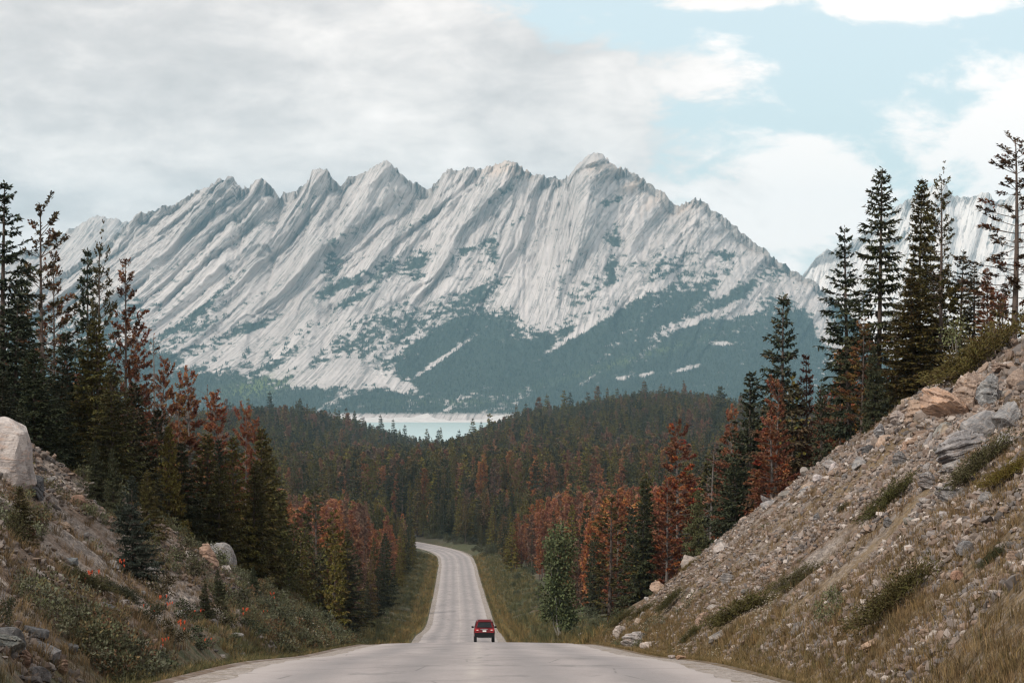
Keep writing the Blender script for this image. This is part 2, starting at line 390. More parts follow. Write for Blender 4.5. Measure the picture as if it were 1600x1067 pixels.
dry = np.where(GY > 114, .35 + .5 * np.exp(-((a_ - 5.4) / 1.3) ** 2), dry)
dry = np.where((d_ > 0) & (GY < 114), dry - .28 * sstep(a_, 11, 15), dry)
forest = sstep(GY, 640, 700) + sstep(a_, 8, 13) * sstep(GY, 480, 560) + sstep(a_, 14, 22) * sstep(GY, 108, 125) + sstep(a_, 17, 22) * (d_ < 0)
g_me = mesh_np('ground', np.stack([GX, GY, GZ], -1).reshape(-1, 3), grid_faces(len(ys), len(xs)), [M['ground']], True,
               attrs={'green': green.ravel(), 'dry': dry.ravel(), 'forest': np.clip(forest, 0, 1).ravel()})
link('ground', g_me, kind='structure')

# ------------------------------------------------------------------ road
def strip(offs, dz, step=.8, wob=None, lo=-38, hi=800):
    D = np.arange(lo, hi, step); V = []; A = []
    dx = np.gradient(xr(D), D)
    for i, o in enumerate(offs):
        oo = np.full_like(D, o)
        if wob is not None and i in wob: oo = oo + (fbm(D / 1.3, D * 0 + i * 9.1, 4, 91) - .5) * wob[i]
        V.append(np.stack([xr(D) + oo, D - dx * oo, zr(D) + dz[i]], -1)); A.append(oo)
    return np.stack(V, 1).reshape(-1, 3), grid_faces(len(D), len(offs)), np.stack(A, 1).ravel()
offs = np.array([-3.55, -3.0, -2, -1, 0, 1, 2, 3.0, 3.55]); crown = [.0 + .05 * (1 - (o / 3.55) ** 2) for o in offs]
v, f_, a = strip(offs, crown, wob={0: .28, 8: .28})
link('road', mesh_np('road', v, f_, [M['road']], True, attrs={'across': a}), kind='structure')
for s in (-1, 1):
    o = np.array([3.2, 3.9, 4.4, 4.9]) * s
    if s < 0: o = o[::-1]
    dz = [-.022, -.03, -.05, -.16]; dz = dz[::-1] if s < 0 else dz
    v, f_, a = strip(o, dz, wob={(0 if s < 0 else 3): .5})
    link('gravel_shoulder', mesh_np('gravel_shoulder', v, f_, [M['gravel']], True), kind='structure')

# ------------------------------------------------------------------ lake and far shore
LZ = -50.0
m, n, b = mat('lake_water'); P = n.add('ShaderNodeNewGeometry').outputs['Position']
b.inputs['Base Color'].default_value = (.42, .53, .52, 1); b.inputs['Roughness'].default_value = .32; b.inputs['Specular IOR Level'].default_value = .45
bump(n, b, n.noise(n.vm('MULTIPLY', P, (1, .4, 1)), .35, 4), .25, .25)
M['water'] = m
lv = np.array([(-3000, 2350, LZ), (3000, 2350, LZ), (3000, 6900, LZ), (-3000, 6900, LZ)])
link('lake', mesh_np('lake', lv, np.array([[0, 1, 2, 3]]), [M['water']]), kind='structure')

# ------------------------------------------------------------------ mountains
CREST = np.array([(-900, 640), (-500, 610), (-200, 545), (-100, 520), (0, 486), (50, 455), (100, 420), (150, 384), (195, 350), (212, 338), (230, 329), (250, 323), (270, 318), (300, 300), (325, 292), (345, 282), (358, 277), (366, 279), (375, 295), (385, 292), (395, 284), (408, 280), (420, 290), (432, 304), (450, 298), (465, 290), (480, 283), (486, 270), (495, 265), (512, 266), (520, 280), (530, 288), (537, 283), (545, 273), (560, 270), (575, 263), (590, 256), (605, 250), (615, 258), (630, 275), (650, 285), (668, 294), (680, 285), (690, 270), (705, 264), (718, 268), (728, 260), (738, 258), (745, 266), (760, 261), (775, 256), (795, 252), (812, 256), (820, 265), (835, 272), (850, 272), (870, 277), (890, 272), (905, 256), (920, 246), (937, 241), (950, 250), (965, 262), (985, 268), (1000, 275), (1020, 286), (1040, 300), (1048, 310), (1068, 318), (1080, 310), (1092, 308), (1105, 318), (1125, 333), (1150, 350), (1175, 372), (1200, 390), (1230, 410), (1260, 432), (1285, 448), (1300, 462), (1340, 500), (1400, 560), (1500, 620), (1700, 640), (2600, 640)], float)
def blob(px, py, cx, cy, rx, ry, ang=0):
    ca, sa = math.cos(R(ang)), math.sin(R(ang)); u = (px - cx) * ca - (py - cy) * sa; v = (px - cx) * sa + (py - cy) * ca
    return np.exp(-(u / rx) ** 2 - (v / ry) ** 2)
def mountain(name, crest, D0, D1, px0, px1, nc, nr, thpts, material, base_z=-56, seed=0, relief=1.0, main=False):
    px = np.linspace(px0, px1, nc); v = np.linspace(0, 1, nr)
    yc = np.interp(px, crest[:, 0], crest[:, 1])
    yc = yc + ((fbm(px / 9, px * 0, 3, seed + 5) - .5) * 6 - (ridged(px / 7, px * 0, seed + 6) - .5) * 5 + (vnoise(px / 2.2, px * 0, seed + 7) - .5) * 3) * sstep(560 - yc, 0, 100)
    zc = (HY - yc) / F * D1
    X1 = (px - 800) / F * D1
    k = max(3, int(nc * 110 / (px1 - px0))) | 1                     # crest deficit below its own envelope: where the gullies start
    pad = np.pad(zc, k // 2, 'edge'); env = np.array([pad[i:i + k].max() for i in range(nc)])
    env = np.convolve(np.pad(env, k // 2, 'edge'), np.ones(k) / k, 'valid')
    defi = np.clip(env - zc, 0, 200)
    e = np.where(True, .50 * v + .50 * v ** 2.6, v)[:, None]
    V, PXX = v[:, None], px[None, :]
    Z = base_z + (zc[None, :] - base_z) * e
    Dm = D0 + (D1 - D0) * V + 0 * PXX
    X = X1[None, :] * (Dm / D1) * .35 + X1[None, :] * .65
    th = np.radians(np.interp(PXX, thpts[0], thpts[1]))
    cot = 1 / np.tan(th)
    Q = X - Z * cot                                                 # across the tilted beds
    S = Z                                                           # along them
    xcr = X + (zc[None, :] - Z) * cot
    gul = np.interp(xcr, X1, defi)
    hi = sstep(e, .30, .62); mid = sstep(e, .05, .35)
    wq = (fbm(Q / 620, S / 420, 3, seed + 50) - .5) * 320
    hi = hi * (.35 + 1.15 * sstep(fbm(X / 420, Z / 240, 3, seed + 70), .30, .66))
    q = Q + wq
    q = q + (fbm(Q / 70, S / 260, 3, seed + 54) - .5) * 60
    def rib(l, s_, al): return ridged(q / l, S / (l * al), s_)
    def slab(l, s_):                                                # a bed that leans out and breaks off in a step
        u = q / l + (fbm(q / (l * 3), S / (l * 5), 2, s_) - .5) * 2.2
        fr = u - np.floor(u); on = .25 + .75 * sstep(vnoise(np.floor(u) * 7.31, S / (l * 3.5), s_ + 3), .22, .6)
        return np.where(fr < .92, fr / .92, (1 - fr) / .08) * on
    disp = gul * 1.7 * (1 - .5 * (1 - e))
    ub = (Z + X * .22 + 130 * fbm(X / 260, Z / 260, 3, seed + 80)) / 120; fb = ub - np.floor(ub)      # ledges across the face
    disp = disp + relief * sstep(e, .2, .4) * 16 * np.where(fb < .8, fb / .8, (1 - fb) / .2) * sstep(vnoise(np.floor(ub) * 3.7 + X / 300, Z / 200, seed + 83), .45, .75)
    disp = disp - relief * hi * (50 * (rib(420, seed + 1, 4) - .5) + 74 * (slab(250, seed + 2) - .5) + 27 * (slab(105, seed + 3) - .5) + 8 * (slab(38, seed + 4) - .5) + 14 * (fbm(X / 130, Z / 60, 4, seed + 9) - .5) + 5 * (vnoise(q / 10, S / 60, seed + 8) - .5) + 3 * (vnoise(X / 14, Z / 9, seed + 18) - .5))
    disp = disp - relief * mid * (1 - .5 * hi) * (120 * (fbm(X / 520, Z / 260, 4, seed + 20) - .5) + 28 * (fbm(X / 110, Z / 110, 3, seed + 24) - .5) + 26 * (slab(90, seed + 13) - .5))
    Dm = Dm + disp * sstep(1.02 - V, 0, .04)
    Z = Z + mid * (fbm(X / 60, Dm / 60, 3, seed + 30) - .5) * 10 * sstep(1 - V, 0, .05)
    # the far side of the crest
    nb = 14; vb = np.linspace(0, 1, nb + 1)[1:, None]
    Xb = np.repeat(X[-1:], nb, 0); Db = Dm[-1:] + vb * 1500; Zb = Z[-1:] - vb ** .8 * (zc[None, :] + 80) + (fbm(Xb / 120, Db / 120, 3, 2) - .5) * 60 * vb
    XA = np.concatenate([X, Xb]); DA = np.concatenate([Dm, Db]); ZA = np.concatenate([Z, Zb])
    ppx = XA / DA * F + 800; ppy = HY - ZA / DA * F
    veg = np.zeros_like(XA); mead = np.zeros_like(XA); warm = np.zeros_like(XA)
    sn = fbm((XA - ZA * 1.3) / 70, ZA / 120, 4, seed + 60); fn = fbm(XA / 15, ZA / 9, 3, seed + 64, .7)
    if main:
        line = np.interp(ppx, [-400, 100, 200, 300, 420, 520, 560, 620, 680, 740, 790, 830, 870, 910, 950, 985, 1050, 1130, 1200, 1255, 1300, 1500], [560, 540, 520, 565, 592, 606, 585, 545, 510, 482, 484, 505, 515, 500, 480, 455, 448, 462, 452, 436, 450, 480])
        dn = 1 / (1 + np.exp(-(ppy - line) / 9.0))
        spk = .52 * sstep(ppy - line, -150, -10) * sstep(ppx, 180, 300) * sstep(840 - ppx, 0, 120)
        spk = np.maximum(spk, .40 * sstep(ppy - line, -95, -10))
        dn = np.maximum(dn, spk)
        for bl in [(555, 440, 62, 12, 24), (520, 415, 22, 34, -6), (605, 415, 30, 14, 20), (545, 470, 40, 9, 25), (720, 392, 34, 10, 20), (650, 420, 22, 30, -15), (770, 395, 12, 22, 0), (955, 315, 22, 5, 18), (960, 375, 16, 14, 20), (955, 420, 9, 36, 0), (1130, 400, 26, 10, 0), (230, 512, 60, 8, 36), (330, 470, 60, 7, 40), (400, 510, 50, 11, 12), (1215, 400, 45, 7, -33), (1265, 440, 30, 8, -35), (640, 520, 60, 9, 32)]:
            dn = np.maximum(dn, .80 * blob(ppx, ppy, *bl))
        for bl in [(915, 512, 88, 5.5, 32), (985, 455, 26, 14, 40), (1085, 500, 95, 7, 20), (1160, 487, 40, 8, 15), (1130, 537, 22, 4, 0), (975, 590, 14, 5, 15), (1075, 575, 26, 5, 15), (1010, 585, 14, 4, 10), (1288, 505, 20, 75, 24), (1260, 462, 30, 18, 0), (560, 590, 75, 13, -4), (625, 604, 28, 10, -20), (500, 585, 40, 8, 25), (690, 560, 60, 4, 35), (470, 560, 50, 6, 32), (380, 540, 70, 5, 35), (830, 470, 25, 30, 0)]:
            dn = dn - .95 * blob(ppx, ppy, *bl) * (.2 + 1.5 * sn)
        veg = sstep(dn + (sn - .5) * 1.1 + (fn - .5) * 1.25, .34, .68)
        mead = np.clip(blob(ppx, ppy, 400, 606, 48, 13, 12) * 1.3 + .55 * blob(ppx, ppy, 990, 560, 130, 6, 16) + .4 * blob(ppx, ppy, 700, 628, 90, 5, 0), 0, 1) * sstep(fn, .35, .55)
        warm = np.clip(blob(ppx, ppy, 1000, 290, 60, 26, -25) + .9 * blob(ppx, ppy, 800, 265, 50, 14, 0) + .7 * blob(ppx, ppy, 930, 255, 40, 10, 0) + .6 * blob(ppx, ppy, 1060, 325, 26, 14, 0), 0, 1)  # patches of cloud-gap sunlight along the summit, painted into the rock
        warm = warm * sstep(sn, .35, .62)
        shore = sstep(ZA, -22, -34); veg = veg * (1 - shore); mead = mead * (1 - shore)
    else:
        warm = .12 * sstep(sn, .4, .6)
    Q = XA - ZA / np.tan(np.radians(np.interp(ppx, thpts[0], thpts[1])))
    me = mesh_np(name, np.stack([XA, DA, ZA], -1).reshape(-1, 3), grid_faces(nr + nb, nc), [material], True,
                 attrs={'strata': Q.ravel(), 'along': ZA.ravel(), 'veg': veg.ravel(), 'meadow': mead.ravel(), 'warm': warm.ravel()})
    o = link(name, me, kind='structure')
    return o, XA, DA, ZA, veg, ppx, ppy, nr
TH = ([-400, 100, 250, 400, 520, 650, 800, 900, 1000, 1100, 1250, 1500], [36, 38, 42, 48, 56, 62, 66, 72, 64, 58, 50, 45])
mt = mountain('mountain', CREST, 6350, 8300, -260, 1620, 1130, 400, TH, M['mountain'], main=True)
LC = np.array([(-800, 560), (-300, 500), (-100, 440), (0, 404), (30, 393), (60, 384), (100, 362), (120, 350), (138, 342), (155, 338), (175, 341), (195, 348), (230, 372), (280, 420), (350, 520), (420, 600), (600, 640)], float)
mountain('mountain', LC, 8600, 10600, -300, 520, 300, 150, ([0, 300], [58, 62]), M['mountain'], seed=100, relief=.7)
RC = np.array([(1000, 640), (1150, 560), (1230, 470), (1262, 425), (1284, 394), (1310, 388), (1340, 372), (1370, 350), (1400, 325), (1440, 297), (1462, 287), (1473, 283), (1482, 290), (1492, 306), (1504, 308), (1522, 306), (1540, 298), (1560, 312), (1600, 302), (1650, 292), (1720, 320), (1800, 340), (1900, 400), (2100, 560), (2200, 640)], float)
mountain('mountain', RC, 8900, 10700, 1000, 2050, 420, 190, ([1200, 1700], [60, 66]), M['mountain_sunlit'], seed=200, relief=.9)

# white gravel flats along the far shore
shx = np.linspace(-2600, 2600, 700); shr = [0, .35, .7, 1]
top = 13 + 34 * (fbm(shx / 150, shx * 0, 4, 301) - .38) + 12 * np.interp(shx / 6350 * F + 800, [560, 640, 665, 690, 760], [0, .4, 1.3, .5, 0])
V = []
for r_ in shr:
    V.append(np.stack([shx, 6240 + 150 * fbm(shx / 300, shx * 0, 3, 305) + r_ * 260 + 30 * (fbm(shx / 40, shx * 0 + r_ * 7, 3, 310) - .5), LZ - 3 + (top + 3) * r_ ** .8 + 3 * (fbm(shx / 15, shx * 0 + r_ * 3, 2, 330) - .5)], -1))
m, n, b = mat('white_gravel'); P = n.add('ShaderNodeNewGeometry').outputs['Position']
n.l.new(n.mix(n.noise(n.vm('MULTIPLY', P, (1, 1, 3)), .06, 5, .65), (.36, .33, .31), (.72, .68, .65)), b.inputs['Base Color']); b.inputs['Roughness'].default_value = .95
bump(n, b, n.noise(P, .1, 4), .6, 4)
link('shore', mesh_np('shore', np.stack(V).reshape(-1, 3), grid_faces(len(shr), 700), [m], True), kind='structure')

# far woods on the mountain's lower slopes: one mass, single trees a few pixels high
def far_forest():
    _, XA, DA, ZA, veg, ppx, ppy, nr = mt
    ok = (veg > .5) & (ppx > 20) & (ppx < 1560) & (np.arange(XA.shape[0])[:, None] < nr - 2)
    i = np.flatnonzero(ok.ravel()); n_ = 50000
    i = rng.choice(i, n_)
    p = np.stack([XA.ravel()[i] + rng.normal(0, 4, n_), DA.ravel()[i] + rng.normal(0, 3, n_), ZA.ravel()[i] - 2], -1)
    h = rng.uniform(4.5, 12, n_) * (.7 + .5 * rng.random(n_)); r_ = h * rng.uniform(.18, .30, n_); a0 = rng.random(n_) * 6.28
    V = np.empty((n_, 5, 3)); V[:, 0] = p; V[:, 0, 2] += h
    for k in range(4):
        V[:, k + 1] = p + np.stack([np.cos(a0 + k * 1.571) * r_, np.sin(a0 + k * 1.571) * r_, 0 * r_], -1)
    b_ = np.arange(n_)[:, None] * 5
    Fc = np.concatenate([b_ + np.array([[0, 1 + k, 1 + (k + 1) % 4]]) for k in range(4)])
    m, n, b = mat('far_needles'); P = n.add('ShaderNodeNewGeometry').outputs['Position']
    n.l.new(n.mix(n.attr('tone'), (.020, .034, .032), (.050, .066, .048)), b.inputs['Base Color']); b.inputs['Roughness'].default_value = .9
    tone = np.repeat(rng.random(n_), 5)
    link('mountain_forest', mesh_np('mountain_forest', V.reshape(-1, 3), Fc, [m], attrs={'tone': tone}), kind='stuff', label='dark conifer forest on the lower mountain slopes', cat='forest')
far_forest()

# ------------------------------------------------------------------ plant builders
class Tufts:
    """small pointed leaf or needle sprays: base, direction, length, width, flatness, tone, red"""
    def __init__(s): s.a = []
    def add(s, p, d, l, w_, tone, red, up=None):
        s.a.append((np.asarray(p, float), np.asarray(d, float), l, w_, tone, red))
    def build(s, g, roll=1.0):
        p = np.concatenate([x[0] for x in s.a]); d = np.concatenate([x[1] for x in s.a]); N = len(p)
        l = np.concatenate([np.broadcast_to(x[2], len(x[0])) for x in s.a]); w_ = np.concatenate([np.broadcast_to(x[3], len(x[0])) for x in s.a])
        tone = np.concatenate([np.broadcast_to(x[4], len(x[0])) for x in s.a]); red = np.concatenate([np.broadcast_to(x[5], len(x[0])) for x in s.a])
        d = d / (np.linalg.norm(d, axis=1, keepdims=True) + 1e-9)
        up = np.tile(np.array([0, 0, 1.]), (N, 1)) + g.normal(0, roll, (N, 3))
        side = np.cross(d, up); side /= np.linalg.norm(side, axis=1, keepdims=True) + 1e-9
        nrm = np.cross(side, d)
        l = l[:, None]; w_ = w_[:, None]
        V = np.stack([p, p + d * l * .45 + side * w_ + nrm * w_ * .3, p + d * l - np.array([0, 0, 1]) * l * .08, p + d * l * .45 - side * w_ + nrm * w_ * .3], 1)
        b_ = np.arange(N)[:, None] * 4
        return V.reshape(-1, 3), b_ + np.array([[0, 1, 2, 3]]), np.repeat(tone, 4), np.repeat(red, 4)
def tube(pts, rad, sides=5):
    pts = np.asarray(pts, float); n_ = len(pts); t = np.gradient(pts, axis=0); t /= np.linalg.norm(t, axis=1, keepdims=True) + 1e-9
    ref = np.array([1, 0, 0]) if abs(t[0, 0]) < .8 else np.array([0, 1, 0])
    u = np.cross(t, ref); u /= np.linalg.norm(u, axis=1, keepdims=True) + 1e-9; v = np.cross(t, u)
    an = np.arange(sides) / sides * 2 * np.pi
    V = pts[:, None] + np.asarray(rad)[:, None, None] * (np.cos(an)[None, :, None] * u[:, None] + np.sin(an)[None, :, None] * v[:, None])
    i = np.arange(n_ * sides).reshape(n_, sides)
    Fq = np.stack([i[:-1], np.roll(i[:-1], -1, 1), np.roll(i[1:], -1, 1), i[1:]], -1).reshape(-1, 4)
    return V.reshape(-1, 3), Fq
def conifer(seed, H=12.0, rad=1.9, base=.08, levels=44, per=5, style='spruce', dens=1.0, tl=.27, tw=.048, redfn=None, twigwood=True, shape=.85, gaps=.15, lod=False):
    """returns (crown mesh arrays, wood mesh arrays)"""
    g = np.random.default_rng(seed); T = Tufts(); wood = []; ph = g.random(3) * 6.28
    bend = g.normal(0, .12, 2)
    nz_ = 9; zz = np.linspace(0, H * .995, nz_)
    tx = bend[0] * np.sin(zz / H * 2.2) * H * .06; ty = bend[1] * np.sin(zz / H * 2.6) * H * .06
    tr = (H * .0095) * (1 - zz / H) ** .8 + .010; tr[0] *= 1.35
    zz0 = zz.copy(); zz0[0] = -.5
    wood.append(tube(np.stack([tx, ty, zz0], -1), tr, 5 if lod else 7))
    ts = np.sort(base + (1 - base) * (np.arange(levels) + g.uniform(-.4, .4, levels)) / levels)
    for t in ts:
        t = min(max(t, base), .985); lean = 1.0
        prof = (1 - t) ** shape * min(1, (t - base) / .10 + .45) if style != 'pine' else ((1 - t) ** .62) * min(1, (t - base) / .28 + .25)
        npb = max(2, int(round(per * (.75 + .5 * g.random()))))
        a0 = g.random() * 6.28
        for kbr in range(npb):
            if g.random() < gaps: continue
            L = rad * prof * g.uniform(.62, 1.18) + .06
            az_ = a0 + kbr * 2 * np.pi / npb + g.normal(0, .25)
            L *= 1 + .22 * math.sin(az_ + ph[0] + 3 * t) + .14 * math.sin(9 * t + ph[1] + az_)
            if style == 'pine': L *= g.uniform(.55, 1.25)
            if style == 'spruce': el0 = np.interp(t, [0, .3, .7, 1], [-.38, -.26, .05, .75]) + g.normal(0, .10); cv = np.interp(t, [0, .6, 1], [.16, .14, .1])
            elif style == 'pine': el0 = np.interp(t, [0, .4, .8, 1], [-.15, .08, .35, 1.0]) + g.normal(0, .18); cv = .18
            else: el0 = np.interp(t, [0, .5, 1], [-.30, -.05, .6]) + g.normal(0, .15); cv = .08
            z0 = t * H; x0 = np.interp(z0, zz, tx); y0 = np.interp(z0, zz, ty)
            hd = np.array([np.cos(az_), np.sin(az_), 0.])
            def at(s_): return np.array([x0, y0, z0]) + hd * (L * s_) [..., None] + np.array([0, 0, 1.]) * (L * (np.tan(el0) * s_ + cv * s_ ** 2))[..., None]
            if twigwood and L > .3:
                s_ = np.linspace(0, .9, 3 if lod else 4); wood.append(tube(at(s_), (.012 + .014 * L) * (1 - s_ * .85), 3))
            if style == 'snag' and g.random() < .75: 
                if not lod:
                    for _ in range(int(3 + L * 3)):
                        s1 = g.uniform(.25, 1); q0 = at(np.array([s1]))[0]; dd = hd * .5 + g.normal(0, .5, 3); ll = g.uniform(.12, .4)
                        wood.append(tube(np.stack([q0, q0 + dd * ll]), np.array([.012, .004]), 3))
                continue
            nt = max(2, int((4 + (9 if lod else 17) * L) * dens))
            s_ = g.uniform(.12 if style == 'spruce' else .35, 1.03, nt); s_[0] = 1.0
            if style == 'pine': s_ = 1 - (1 - s_) * .75
            q = at(s_); sd = np.where(g.random(nt) < .5, -1, 1) * g.uniform(.35, 1.15, nt); sd[0] = 0
            ca, sa = np.cos(az_ + sd), np.sin(az_ + sd)
            dz = np.tan(el0) * .7 + 2 * cv * s_ * .8 + g.normal(-.10 if style == 'spruce' else .18, .22, nt)
            dr = np.stack([ca, sa, dz], -1)
            ln = tl * g.uniform(.7, 1.35, nt) * (.38 + .62 * min(1, L / (rad * .5)))
            tone = g.random(nt) * .7 + .3 * g.random(); rd = 0.0
            if redfn is not None: rd = np.clip(redfn(t, g) + g.normal(0, .12), 0, 1)
            if style == 'pine':
                for _ in range(3):
                    T.add(q + g.normal(0, tl * .16, (nt, 3)), dr + g.normal(0, .55, (nt, 3)), ln * .85, tw * 1.1, tone, rd)
            else:
                T.add(q, dr, ln, tw, tone, rd)
                nd = dr * .6 + np.array([0, 0, -.45]) + g.normal(0, .25, (nt, 3))
                T.add(q + dr * (ln * .35)[:, None], nd, ln * .8, tw * .9, tone, rd)
                if not lod:
                    T.add(q + dr * (ln * .6)[:, None], dr + g.normal(0, .45, (nt, 3)), ln * .6, tw * .8, tone, rd)
    n_top = 10; zt = np.linspace(.93, 1.0, n_top) * H
    T.add(np.stack([np.interp(zt, zz, tx), np.interp(zt, zz, ty), zt], -1), np.stack([g.normal(0, .5, n_top), g.normal(0, .5, n_top), np.ones(n_top)], -1), tl * .7, tw * .6, .5, 0.0 if redfn is None else float(np.clip(redfn(1.0, g), 0, 1)))
    return T.build(g, .55), joinV(wood)
def leafy(seed, H, rx, rz, zc, n_leaf, ls, lw, stems, stem_r, lobes=9, upright=.4):
    """broadleaf crown: leaves gathered in lobes round the stems"""
    g = np.random.default_rng(seed); T = Tufts(); wood = []
    cen = []
    for k in range(lobes):
        a0 = g.random() * 6.28; rr = math.sqrt(g.random()) * .75; zz = g.uniform(-.85, .9)
        sc_ = math.sqrt(max(.08, 1 - zz * zz))
        cen.append((math.cos(a0) * rr * rx * sc_, math.sin(a0) * rr * rx * sc_, zc + zz * rz))
    cen = np.array(cen)
    for k in range(stems):
        a0 = g.random() * 6.28; tgt = cen[g.integers(len(cen))] if k else np.array([0, 0, zc + rz * .7])
        s_ = np.linspace(0, 1, 5)[:, None]; b0 = np.array([math.cos(a0), math.sin(a0), 0]) * rx * (.05 if k == 0 else .12)
        pts = b0 * (1 - s_) + tgt * s_ + g.normal(0, .03 * H, (5, 3)) * (s_ * (1 - s_) * 2); pts[0, 2] = -.25
        wood.append(tube(pts, stem_r * (1 - .75 * s_[:, 0]) * (1 if k == 0 else .6), 5))
    per = max(6, n_leaf // lobes)
    for c in cen:
        rr = g.uniform(.30, .52) * rx
        dv = g.normal(0, 1, (per, 3)); dv /= np.linalg.norm(dv, axis=1, keepdims=True)
        p = c + dv * (rr * g.random(per) ** .45)[:, None] * np.array([1, 1, min(1.4, rz / rx * .9)])
        p[:, 2] = np.maximum(p[:, 2], .03)
        T.add(p, dv + g.normal(0, .7, (per, 3)) + np.array([0, 0, upright]), ls * g.uniform(.6, 1.3, per), lw * g.uniform(.7, 1.2, per), g.random(per) * .65 + .35 * g.random(), 0.0)
    return T.build(g, 1.6), joinV(wood)
def juniper(seed, L=2.0, Wd=1.3, Hh=.8, nbr=170):
    g = np.random.default_rng(seed); T = Tufts(); wood = []
    for k in range(nbr):
        b0 = np.array([g.uniform(-.8, .8) * L / 2, g.uniform(-.7, .7) * Wd / 2, 0.]); b0[2] = Hh * .3 * (1 - (2 * b0[0] / L) ** 2)
        a0 = g.random() * 6.28; dr = np.array([math.cos(a0) * 1.0, math.sin(a0) * .8, g.uniform(.25, .85)]); ll = g.uniform(.35, .8) * Hh * 1.5
        s_ = np.linspace(.1, 1, 9)[:, None]; p = b0 + dr * ll * s_ + np.array([0, 0, -.25 * ll]) * s_ ** 2
        if k < 26: wood.append(tube(p[::4] - np.array([0, 0, .05]), np.array([.016, .010, .004]), 3))
        tone = .3 * g.random() + g.random(9) * .7
        for _ in range(4): T.add(p + g.normal(0, .045, (9, 3)), dr + g.normal(0, .55, (9, 3)), .10 * g.uniform(.7, 1.3, 9), .014, tone, 0.0)
    return T.build(g, 1.2), joinV(wood)
def grass(seed, n_=16, h=.42, spread=.16, w_=.012, head=0):
    g = np.random.default_rng(seed); V = []; Fc = []; k = 0
    for i in range(n_):
        a0 = g.random() * 6.28; p = np.array([math.cos(a0), math.sin(a0), 0]) * g.random() * spread
        hh = h * g.uniform(.55, 1.15); ln = np.array([math.cos(a0), math.sin(a0), 0]) * hh * g.uniform(.1, .6) + g.normal(0, .04, 3)
        sd = np.array([-math.sin(a0 + .8), math.cos(a0 + .8), 0]) * w_
        V += [p - sd + [0, 0, -.06], p + sd + [0, 0, -.06], p + ln * .35 + sd * .8 + [0, 0, hh * .6], p + ln * .35 - sd * .8 + [0, 0, hh * .6], p + ln + [0, 0, hh * .93]]
        Fc += [[k, k + 1, k + 2], [k, k + 2, k + 3], [k + 3, k + 2, k + 4]]; k += 5
    return np.array(V), np.array(Fc), np.repeat(g.random(n_), 5)
def crown_mesh(name, t, material):
    return mesh_np(name, t[0], t[1], [material], False, attrs={'tone': t[2], 'red': t[3]})
def both_mesh(name, t, w_, mf, mb):
    nv = len(t[0]); V = np.concatenate([t[0], w_[0]]); Fc = np.concatenate([t[1], np.asarray(w_[1]) + nv])
    return mesh_np(name, V, Fc, [mf, mb], False, fmat=np.r_[np.zeros(len(t[1]), int), np.ones(len(w_[1]), int)],
                   attrs={'tone': np.r_[t[2], np.full(len(w_[0]), .5)], 'red': np.r_[t[3], np.zeros(len(w_[0]))]})

# ------------------------------------------------------------------ near trees: prototypes (crown and trunk meshes)
allred = lambda t, g: 1.0 if g.random() < .8 else .45
lowred = lambda t, g: np.interp(t, [0, .28, .42, .6, 1], [1, .85, .4, .08, .0])
patch = lambda t, g: .75 if g.random() < .42 else .05
barely = lambda t, g: .55 if g.random() < .2 else 0.0
SPEC = {
    'spruce': [dict(rad=2.0, base=.04, levels=48, per=7, gaps=.08), dict(rad=1.75, base=.03, levels=50, per=7, gaps=.06), dict(rad=1.9, base=.07, levels=44, per=7, gaps=.12, shape=.75)],
    'thin':   [dict(rad=1.45, base=.08, levels=42, per=5, gaps=.17, dens=1.1, shape=.74), dict(rad=1.55, base=.10, levels=38, per=5, gaps=.2, dens=1.1, shape=.78), dict(rad=1.2, base=.05, levels=42, per=5, gaps=.16, dens=1.1, shape=.74)],
    'pine':   [dict(style='pine', rad=1.75, base=.16, levels=26, per=4, gaps=.15, tl=.22, tw=.034, dens=.9, redfn=barely), dict(style='pine', rad=1.5, base=.14, levels=30, per=5, gaps=.12, tl=.22, tw=.034, dens=.9)],
    'rust':   [dict(style='pine', rad=1.6, base=.10, levels=40, per=6, gaps=.06, tl=.20, tw=.026, dens=1.7, redfn=allred), dict(style='pine', rad=1.4, base=.08, levels=42, per=6, gaps=.08, tl=.20, tw=.026, dens=1.6, redfn=allred)],
    'mixed':  [dict(rad=1.7, base=.05, levels=44, per=6, gaps=.12, redfn=lowred), dict(style='pine', rad=1.6, base=.12, levels=30, per=5, gaps=.14, tl=.22, tw=.034, redfn=patch)],
    'snag':   [dict(style='snag', rad=1.2, base=.15, levels=30, per=4, gaps=.2, dens=.6, redfn=patch)],
    'young':  [dict(rad=2.6, base=.02, levels=40, per=7, gaps=.03, H=9.0, tl=.32, tw=.056, shape=.95), dict(rad=2.9, base=.02, levels=36, per=7, gaps=.05, H=9.0, tl=.32, tw=.056, shape=.9)],
}
PROTO = {}
for kk, (k, lst) in enumerate(SPEC.items()):
    PROTO[k] = []
    for j, kw in enumerate(lst):
        t, wd = conifer(1000 + kk * 20 + j, **kw)
        PROTO[k].append((crown_mesh('crown', t, M['fol']), mesh_np('trunk', wd[0], wd[1], [M['dead_bark'] if k in ('rust', 'snag') else M['bark']], True), kw.get('H', 12.0)))
GREEN, DARK, OLIVE, BLUE, YELL = (.046, .056, .026), (.028, .038, .024), (.072, .066, .020), (.044, .060, .044), (.10, .088, .026)
def pix_ground(px, py, D0=30.0, D1=175.0):
    """first ground point behind a place in the photograph"""
    Ds = np.arange(D0, D1, .15); z = ground((px - 800) / F * Ds, Ds, False); y = HY - z / Ds * F
    i = np.argmax(y <= py) if (y <= py).any() else -1
    return ((px - 800) / F * Ds[i], float(Ds[i]))
HERO = []           # (x, D, top z, half width) for the masking test
